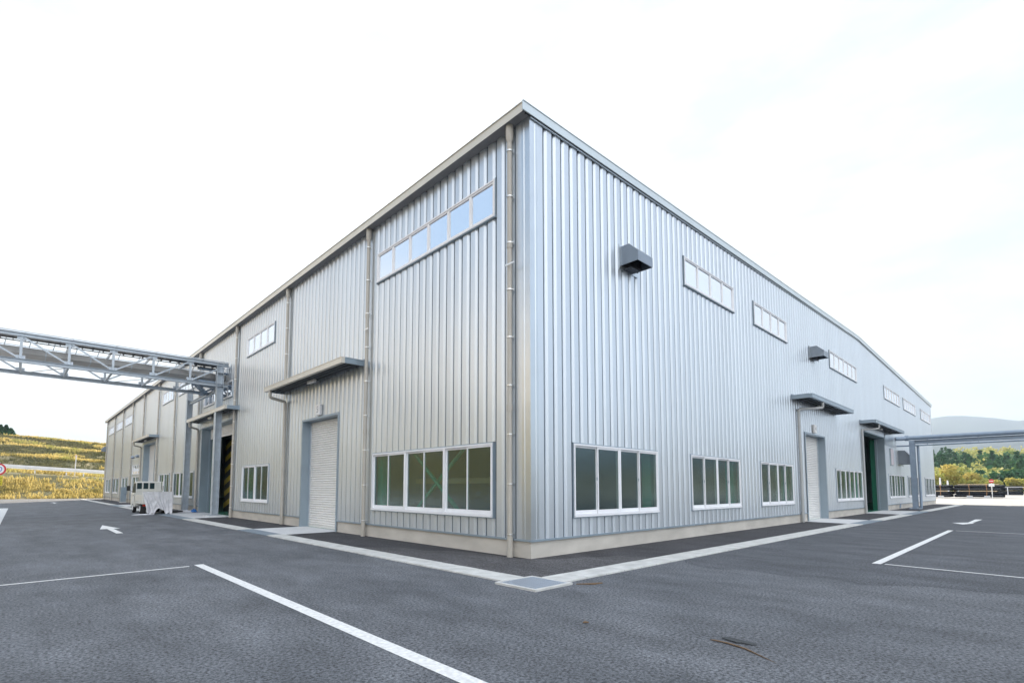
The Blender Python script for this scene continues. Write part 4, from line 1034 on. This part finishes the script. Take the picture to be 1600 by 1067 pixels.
# distant mountains
def mount(name, X, pts, seed, ext, label):
    m = MB(); ys = np.linspace(pts[-1][0]-ext, pts[0][0]+ext, 140); P_ = sorted(pts); V = []; nr = 14
    py = [p[0] for p in P_]; pz = [p[1] for p in P_]
    for j in range(nr):
        t = j/(nr-1)
        for y in ys:
            z = np.interp(y, py, pz) * (1-.35*sstep(0, ext, max(0, y-py[-1]))) ; prof = (1-(1-t)**1.6)
            V.append((X-1700*(1-t)+60*noise.noise(Vector((y*.004, t*3, seed))), y, z*prof*(1+.03*noise.noise(Vector((y*.006, t*4, seed+2))))-(5 if j == 0 else 0)))
    n = len(ys); m.add(V, [(j*n+i, j*n+i+1, (j+1)*n+i+1, (j+1)*n+i) for j in range(nr-1) for i in range(n-1)], True)
    o = m.build(name, mount_m, recalc=False); o['kind'] = 'structure'; o['label'] = label
mount('mountain', 4600, [(900, 330), (700, 400), (508, 478), (405, 488), (320, 484), (240, 476), (168, 452), (120, 430), (82, 418), (55, 419), (20, 430), (-80, 470), (-300, 420)], 3, 1800, 'pale blue distant mountain ridge')
mount('mountain', 3000, [(600, 200), (420, 236), (330, 225), (250, 196), (180, 182), (120, 196), (60, 205), (0, 214), (-60, 225), (-200, 200)], 6, 1500, 'lower nearer wooded ridge before the pale mountain')
# ------------------------------------------------------------------ right yard: stacks, blocks, sign
PR = .17; PL = 4.1
def pipe_proto():
    m = MB(); n = 14; pts = []; rad = []; k = 0; y = 0
    while y < PL:
        pts += [(0, y, 0), (0, y+.07, 0), (0, y+.08, 0), (0, y+.15, 0)]; rad += [PR, PR, PR*.9, PR*.9]; y += .16
    m.tube(pts, PR, n=n, cap=False, radii=rad)
    m.tube([(0, .02, 0), (0, PL*.5, 0)], PR*.78, n=n, cap=False)
    return m.build('corrugated_pipe', black_pe, recalc=False)
proto = pipe_proto(); first = True
G_ = 'black corrugated pipes stacked in the yard'
def stack(x0, y0, nx, rows, lab, zoff=.12, g=G_):
    global first
    z0 = yard(x0)+zoff; z = z0+PR
    for r in range(rows):
        if r == 2: z += .10
        for i in range(nx-(r % 2)*0):
            o = proto if first else proto.copy()
            if not first: COL.objects.link(o)
            first = False
            o.location = (x0+PR+i*2.04*PR+(PR if r % 2 else 0)*.6, y0+random.uniform(-.12, .12), z)
            tag(o, 'black corrugated pipe, %s from the front in the %s row of %s' % (ORD[i], ['lowest', 'second', 'third', 'top'][r], lab), 'pipe', g)
        z += 2*PR
    # timber battens and straps are things on/around the pipes
stack(74.6, -4.75, 12, 4, 'the long stack')
stack(72.3, -.35, 12, 4, 'the corner stack', g='black corrugated pipes stacked by the gable corner')
stack(108, -5.6, 5, 4, 'the farthest stack', g='black corrugated pipes far down the yard')
def batten(x, y0, y1, z, lab):
    m = MB(); m.box(-.05, .05, 0, y1-y0, 0, .09); o = m.build('timber_batten', wood_m); o.location = (x, y0, z); tag(o, lab, 'timber')
zz = yard(75)+.12
batten(74.70, -4.3, -1.0, zz+4*PR+.005, 'pale timber batten laid between the layers of the long pipe stack')
batten(72.4, -.2, 3.2, zz+4*PR+.005, 'pale timber batten laid between the layers of the stack by the gable corner')
batten(74.75, -4.5, -.9, zz+8*PR+.11, 'pale timber batten lying along the top of the long pipe stack')
for i, (x, y) in enumerate(((74.35, -3.45), (74.35, -1.95), (71.6, .35))):
    m = MB(); m.poly([(-.28, 0), (.28, 0), (.24, .3), (-.24, .3)], 'x', -.15, .15); o = m.build('concrete_block', white_conc, bevel=.015); o.location = (x, y, yard(x)+.004)
    tag(o, ['square concrete block below the right end of the long pipe stack, nearest the sign', 'square concrete block below the middle of the long pipe stack', 'square concrete block at the foot of the stack by the gable corner'][i], 'concrete block')
    m = MB(); m.tube([(.0, .05, .28), (.12, .0, .9), (.05, .03, 1.45), (.3, .02, 1.66), (1.2, .0, 1.68)], .02, n=6); o2 = m.build('strap', rope_m); o2.location = (x, y, yard(x)+.02)
    tag(o2, ['orange strap tied over the right end of the long pipe stack', 'orange strap tied over the middle of the long pipe stack', 'orange strap tied over the stack by the gable corner'][i], 'strap')
ne = thing('no_entry_sign', 'red no entry sign on a white post before the pipe stacks', 'road sign', (73.6, -3.92, yard(73.6)))
m = MB(); m.tube([(0.03, 0, 0), (0.03, 0, 2.12)], .035, n=10); m.build('post', white_m, ne)
m = MB(); m.tube([(-.02, 0, 2.0), (0, 0, 2.0)], .22, n=32); dsk = m.build('disc', red_m, ne)
m = MB(); m.box(-.028, -.021, -.17, .17, 1.96, 2.04); m.build('bar', white_m, dsk)
m = MB(); m.box(-.02, 0, -.24, .24, 1.38, 1.72); m.build('plate', white_m, ne)
fp = thing('perimeter_fence', 'low white rail fence at the far end of the yard', 'fence', (107, -4.5, yard(107)))
m = MB(); m.box(106.98, 107.02, -14, 6, yard(107)+1.35, yard(107)+1.42); m.build('rail', rail_m, fp, local=False)
for y in np.arange(-13.8, 6, 1.95): m = MB(); m.box(106.96, 107.04, y-.05, y+.05, yard(107), yard(107)+1.4); m.build('post', rail_m, fp, local=False)
for i, (x, y, h) in enumerate(((112, 4.55, 3.1), (112, 3.55, 2.6))):
    m = MB(); m.tube([(0, 0, 0), (0, 0, h)], .16, n=8, radii=[.2, .10]); o = m.build('white_post', rail_m); o.location = (x, y, yard(x)); tag(o, ['taller white post behind the pipe stacks by the gable corner', 'shorter white post behind the pipe stacks'][i], 'post')

# ------------------------------------------------------------------ small litter on the asphalt
def leaf(name, pts, m, label, cat, h=.012):
    b = MB(); n = len(pts); c = (sum(p[0] for p in pts)/n, sum(p[1] for p in pts)/n)
    v = [(p[0]-c[0], p[1]-c[1], .006+.004*math.sin(i*1.7)) for i, p in enumerate(pts)]+[((p[0]-c[0])*.97, (p[1]-c[1])*.97, .006+h+.004*math.sin(i)) for i, p in enumerate(pts)]
    b.add(v, [tuple(range(n)), tuple(range(2*n-1, n-1, -1))]+[(i, (i+1) % n, n+(i+1) % n, n+i) for i in range(n)]); o = b.build(name, m); o.location = (c[0], c[1], 0); tag(o, label, cat); return o
leaf('dry_stalk', [(-3.175, -5.52), (-3.155, -5.55), (-3.15, -5.70), (-3.20, -5.90), (-3.33, -6.10), (-3.46, -6.28), (-3.345, -6.10), (-3.225, -5.90), (-3.175, -5.70)], leaf_dead, 'long dry brown stalk lying on the asphalt at lower right', 'stalk', .007)
leaf('flattened_debris', [(-3.02, -5.58), (-2.97, -5.62), (-2.95, -5.70), (-2.98, -5.76), (-2.94, -5.83), (-2.99, -5.93), (-3.04, -5.90), (-3.05, -5.80), (-3.08, -5.76), (-3.05, -5.66)], twig_dark, 'flattened dark scrap beside the long dry stalk', 'debris', .008)
leaf('dead_leaf', [(-1.72, -2.62), (-1.55, -2.80), (-1.30, -2.86), (-1.50, -2.83)], leaf_dead, 'narrow brown leaf near the corner drain grate', 'leaf')
leaf('dead_leaf', [(-8.80, -.10), (-8.76, -.14), (-8.69, -.13), (-8.72, -.08)], leaf_dead, 'small curled brown leaf at the lower left edge', 'leaf')
leaf('dead_leaf', [(-3.62, -4.2), (-3.57, -4.25), (-3.55, -4.18)], leaf_dead, 'tiny reddish leaf on the open asphalt below the drain grate', 'leaf')

# ------------------------------------------------------------------ air
hz_ = MB(); hz_.box(-1500, 6500, -3500, 3500, -40, 700)
ho = hz_.build('haze', None if False else MATS['black_paint'], recalc=True); ho.data.materials.clear()
hm = bpy.data.materials.new('thin_haze'); hm.use_nodes = True; t = hm.node_tree; t.nodes.clear()
o_ = t.nodes.new('ShaderNodeOutputMaterial'); pv = t.nodes.new('ShaderNodeVolumePrincipled'); pv.inputs['Color'].default_value = (.64, .80, 1, 1); pv.inputs['Density'].default_value = .00024
pv.inputs['Anisotropy'].default_value = .2
t.links.new(pv.outputs[0], o_.inputs['Volume']); ho.data.materials.append(hm); tag(ho, 'thin pale haze in the air', 'haze', kind='stuff')

SPLIT = {'vertical', 'diagonal', 'cross_member', 'hanger', 'cable', 'conduit', 'joint_cover', 'corner_trim', 'eaves_gutter', 'steel_column', 'canopy_purlin', 'base_flashing', 'plinth', 'shutter_rail', 'anchor_bolt', 'mud_flap', 'side_window', 'rear_window', 'pipe_flange', 'pipe_hanger', 'riser', 'duct_flange', 'inner_partition', 'cross_brace', 'girt', 'latch', 'pane', 'stiffener', 'top_rail', 'yellow_stripe', 'canopy_cap', 'chassis', 'seam_end', 'surround_flashing'}
for o in list(bpy.data.objects):
    if o.type == 'MESH' and o.parent and o.name.split('.')[0] in SPLIT: split_loose(o)
